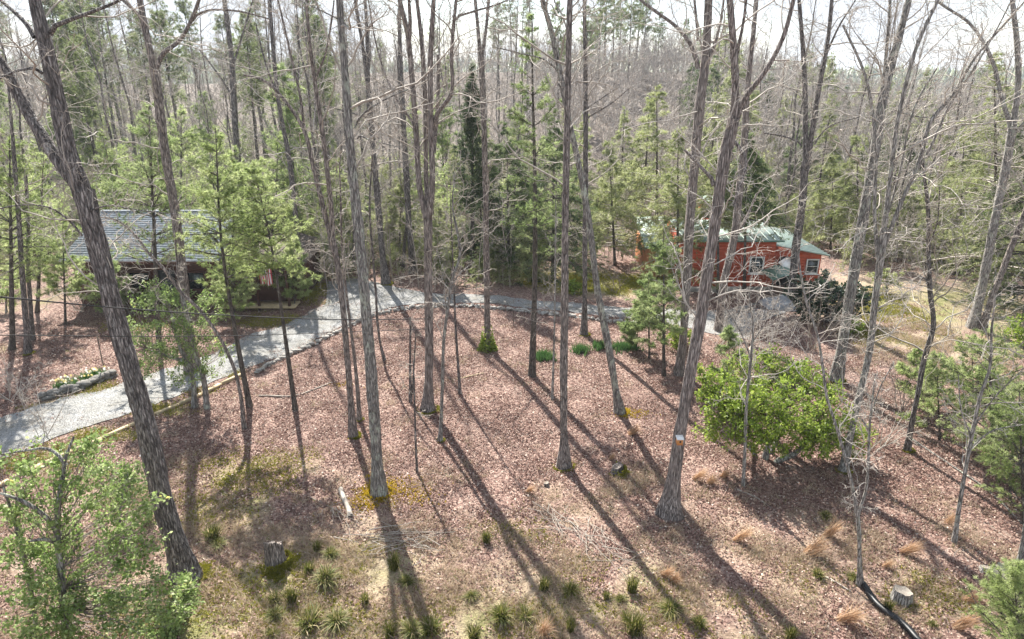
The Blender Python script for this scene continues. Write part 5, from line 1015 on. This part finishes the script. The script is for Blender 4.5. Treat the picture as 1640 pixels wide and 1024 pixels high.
stump('tall jagged stump with green moss down its right side', 443, 905, 33, .74, 'bark_brown', .2, 2.5, 'bark_brown')
stump('pale flat topped stump right of the black pipe', 1443, 962, 32, .34, 'bark_pale', .03)
stump('broken grey stump at the right beside the bright pine', 1603, 930, 34, .34, 'bark_pale', .1, .6)
stump('grey rotten stump left of the broken one', 1580, 915, 22, .16, 'bark_pale', .06)
stump('small grey stump in the shadow left of the birdhouse tree', 988, 758, 20, .3, 'bark_dark', .08, .5, 'bark_brown')
stump('tiny cut stump on the lawn in front of the slender straight trunk', 875, 778, 9, .12, 'bark_dark', .02)

def log(name, label, cat, pts, rad, mat, taper=.7, sides=8):
    q = np.array([G(*p) for p in pts]); b0 = q[0].copy(); ln = smooth_line(q, 10) - b0; ln[:, 2] += rad * .75; P = ln + r.normal(0, rad * .12, ln.shape); o = Geo().tubes(P[None], (rad * np.linspace(1, taper, 10))[None], sides).build(name, mat, None, True, b0); return tag(o, label, cat)
log('split_log', 'pale split slab of wood lying in the shade left of the moss ringed trunk', 'log', [(545, 785), (563, 830)], .085, 'dead_wood', 1)
log('fallen_pole', 'pale fallen pole on the litter below the drive', 'branch', [(415, 635), (478, 634), (500, 626), (533, 613)], .045, 'dead_wood')
log('mossy_pole', 'short yellow mossy pole on the litter right of the many stemmed tree', 'branch', [(732, 609), (775, 599)], .05, 'timber_wood')
log('fallen_stick', 'pale stick lying left of the black pipe', 'branch', [(1322, 925), (1362, 948)], .035, 'dead_wood')
log('fallen_bough', 'long grey bough lying on the slope at the right', 'branch', [(1456, 702), (1520, 745), (1580, 785), (1640, 845)], .045, 'bark_grey', .5)
log('thin_bough', 'thin grey bough lying behind the slim pale sapling', 'branch', [(1180, 785), (1215, 800), (1235, 815)], .03, 'dead_wood', .5)
def brush_pile(label, pts, n_, rad):
    c0 = G(*pts[0]); root = thing('brush_pile', label, 'branches', c0); a_ = np.array([G(*p) for p in pts]) - c0
    for k in range(n_):
        t = r.random(); p = smooth_line(a_, 20)[int(t * 19)] + [r.normal(0, rad), r.normal(0, rad), 0]; d = unit(a_[-1] - a_[0] + r.normal(0, .5, 3) * np.linalg.norm(a_[-1] - a_[0]) * [1, 1, 0]); L_ = r.uniform(.5, 1.8)
        P = p + d * L_ * (np.linspace(0, 1, 6)[:, None] - .5) + r.normal(0, .03, (6, 3)); P[:, 2] = np.abs(P[:, 2]) * .3 + r.uniform(.02, .2); Geo().tubes(P[None], (r.uniform(.008, .017) * np.linspace(1, .4, 6))[None], 5).build('stick', 'dead_wood', root, True)
brush_pile('heap of pale sticks in the shadow before the moss ringed trunk', [(600, 868), (640, 866), (690, 862)], 34, .35)
brush_pile('long swept line of pale sticks between the slender trunk and the birdhouse tree', [(880, 830), (940, 868), (1010, 905)], 40, .22)
brush_pile('scattered sticks left of the split slab', [(520, 812), (570, 845)], 10, .3)

# black pipe, birdhouse, cables, stakes, flowers, scrap
pts = [(1381, 938), (1392, 955), (1405, 972), (1425, 988), (1445, 1003), (1470, 1030), (1500, 1065)]; q = smooth_line(np.array([G(*p) for p in pts]), 160); b0 = q[0].copy(); q = q - b0; q[:, 2] += .075
tag(Geo().tubes(q[None], (.085 + .012 * (np.arange(160) % 2))[None], 12).build('drain_pipe', 'black_plastic', None, False, b0), 'black corrugated drain pipe running out of the picture from a young tree', 'pipe')
bp = P_at(1089, 708, T9b[1] - .42); root = thing('birdhouse', 'small orange birdhouse with a white roof nailed to the shaggy trunk', 'birdhouse', bp)
g = Geo(); g.box((0, .06, 0), (.17, .18, .21)); bo = g.build('box', 'bird_orange', root); g = Geo(); g.slab([[-.11, -.06, .11], [.11, -.06, .11], [.11, .16, .15], [-.11, .16, .15]], .02); g.build('roof', 'white_paint', root)
th = np.arange(12) * math.pi / 6; g = Geo(); g.add(np.vstack([[0, -.045, .02], np.stack([np.cos(th) * .033, np.full(12, -.045), .02 + np.sin(th) * .033], 1)]), T=[[0, k + 1, (k + 1) % 12 + 1] for k in range(12)]); g.build('entrance_hole', 'black_plastic', bo)
for lb, pts in (('upper black overhead cable crossing in front of the thick leaning trunk', [(-260, 455, 9), (0, 476, 11.5), (160, 491, 14), (400, 507, 19), (545, 512, 22), (687, 511, 25.4)]), ('lower thin overhead cable running to the many stemmed tree', [(-260, 534, 9.5), (0, 537, 12), (240, 539, 16), (420, 537, 20), (530, 533, 22.5), (687, 527, 25.5)])):
    P = smooth_line(np.array([P_at(*p) for p in pts]), 40); b0 = P[0].copy(); tag(Geo().tubes((P - b0)[None], np.full((1, 40), .017 if 'upper' in lb else .011), 6).build('overhead_cable', 'cable_black', None, True, b0), lb, 'cable')
for px, y0, y1, lb in [(822, 522, 498, 'left thin dark stake at the edge of the drive'), (839, 520, 496, 'right thin dark stake at the edge of the drive'), (168, 598, 540, 'thin rusty stake behind the daffodil bed'), (714, 489, 466, 'pale thin stake by the drive right of the many stemmed tree')]:
    b0 = G(px, y0); h_ = P_at(px, y1, b0[1])[2]; o = Geo().tubes(np.array([[[0, 0, -.05], [.01, 0, h_ * .5], [.02, .01, h_]]]), np.full((1, 3), .025), 6).build('stake', 'rust_post', None, True, b0); tag(o, lb, 'stake')
def daffs(label, px, py, w_px, n_, flowers):
    b0 = G(px, py); W_ = w_px / 2 / F * depth(b0); root = thing('daffodil_clump', label, 'flowers', b0); g = Geo(); pos = np.column_stack([r.normal(0, W_ * .45, n_), r.normal(0, .22, n_), np.zeros(n_)])
    needles(r, g, pos, np.tile([[0, 0, 1.0]], (n_, 1)), 5, .42, .02, .3); g.build('foliage', 'daffodil_leaf', root, kind='stuff')
    if flowers:
        g = Geo(); c_ = np.column_stack([r.normal(0, W_ * .5, flowers), r.normal(0, .2, flowers), r.uniform(.32, .46, flowers)]); c6 = np.repeat(c_, 6, 0); a_ = np.tile(np.arange(6) * 1.047, flowers); leaves(r, g, c6, np.stack([np.cos(a_), -.4 * np.ones_like(a_), np.sin(a_)], 1), .075, .03, 0, .1, np.repeat(r.choice([.1, .5, 1], flowers), 6)); g.build('blossom', 'petal', root, kind='stuff')
for a in [('green daffodil leaves beside the tall thin pine', 868, 574, 36, 150, 0), ('daffodil leaves right of the slender straight trunk', 931, 564, 30, 110, 0), ('daffodil clump under the upright dark trunk', 960, 558, 26, 100, 0), ('daffodil row running right behind the leaning trunk', 1003, 559, 50, 170, 0), ('white daffodils at the left end of the stone bed', 105, 620, 34, 90, 26), ('white daffodils at the right end of the stone bed', 152, 606, 38, 130, 34)]: daffs(*a)
b0 = G(231, 731); g = Geo(); g.slab([[-.13, -.09, .06], [.12, -.1, .03], [.14, .08, .05], [-.1, .1, .1]], .006); tag(g.build('paper_scrap', 'paper', None, False, b0), 'white scrap lying on the litter left of the leaning trunk', 'scrap')
for px, py, n_, s in [(650, 783, 260, .5), (672, 800, 90, .3), (545, 618, 60, .3), (1015, 664, 140, .35), (340, 742, 150, .4), (380, 765, 200, .55), (270, 925, 0, 0), (345, 925, 160, .35)]:
    if n_:
        c_ = G(px, py); g = Geo(); pos = np.column_stack([r.normal(0, s, n_), r.normal(0, s * .6, n_), np.full(n_, .02)]); needles(r, g, pos, np.tile([[0, 0, 1.]], (n_, 1)), 4, .06, .024, .8); g.build('moss_patch', 'moss_tuft' if px > 500 else 'green_moss', None, False, c_, kind='stuff')
# ------------------------------------------------------------------ air
m = bpy.data.materials.new('air'); m.use_nodes = True; MATS['air'] = m; n = m.node_tree.nodes; n.remove(n['Principled BSDF']); pv = n.new('ShaderNodeVolumePrincipled')
pv.inputs['Color'].default_value = (.86, .93, 1, 1); pv.inputs['Density'].default_value = .00028; pv.inputs['Anisotropy'].default_value = .2
m.node_tree.links.new(pv.outputs[0], n['Material Output'].inputs['Volume'])
g = Geo(); g.box((0, 1200, 13), (3600, 2460, 80)); g.build('haze', 'air', None, kind='stuff')
print('TRIS', sum(len(o.data.loops) - 2 * len(o.data.polygons) for o in {o.data.name: o for o in bpy.data.objects if o.type == 'MESH'}.values()))
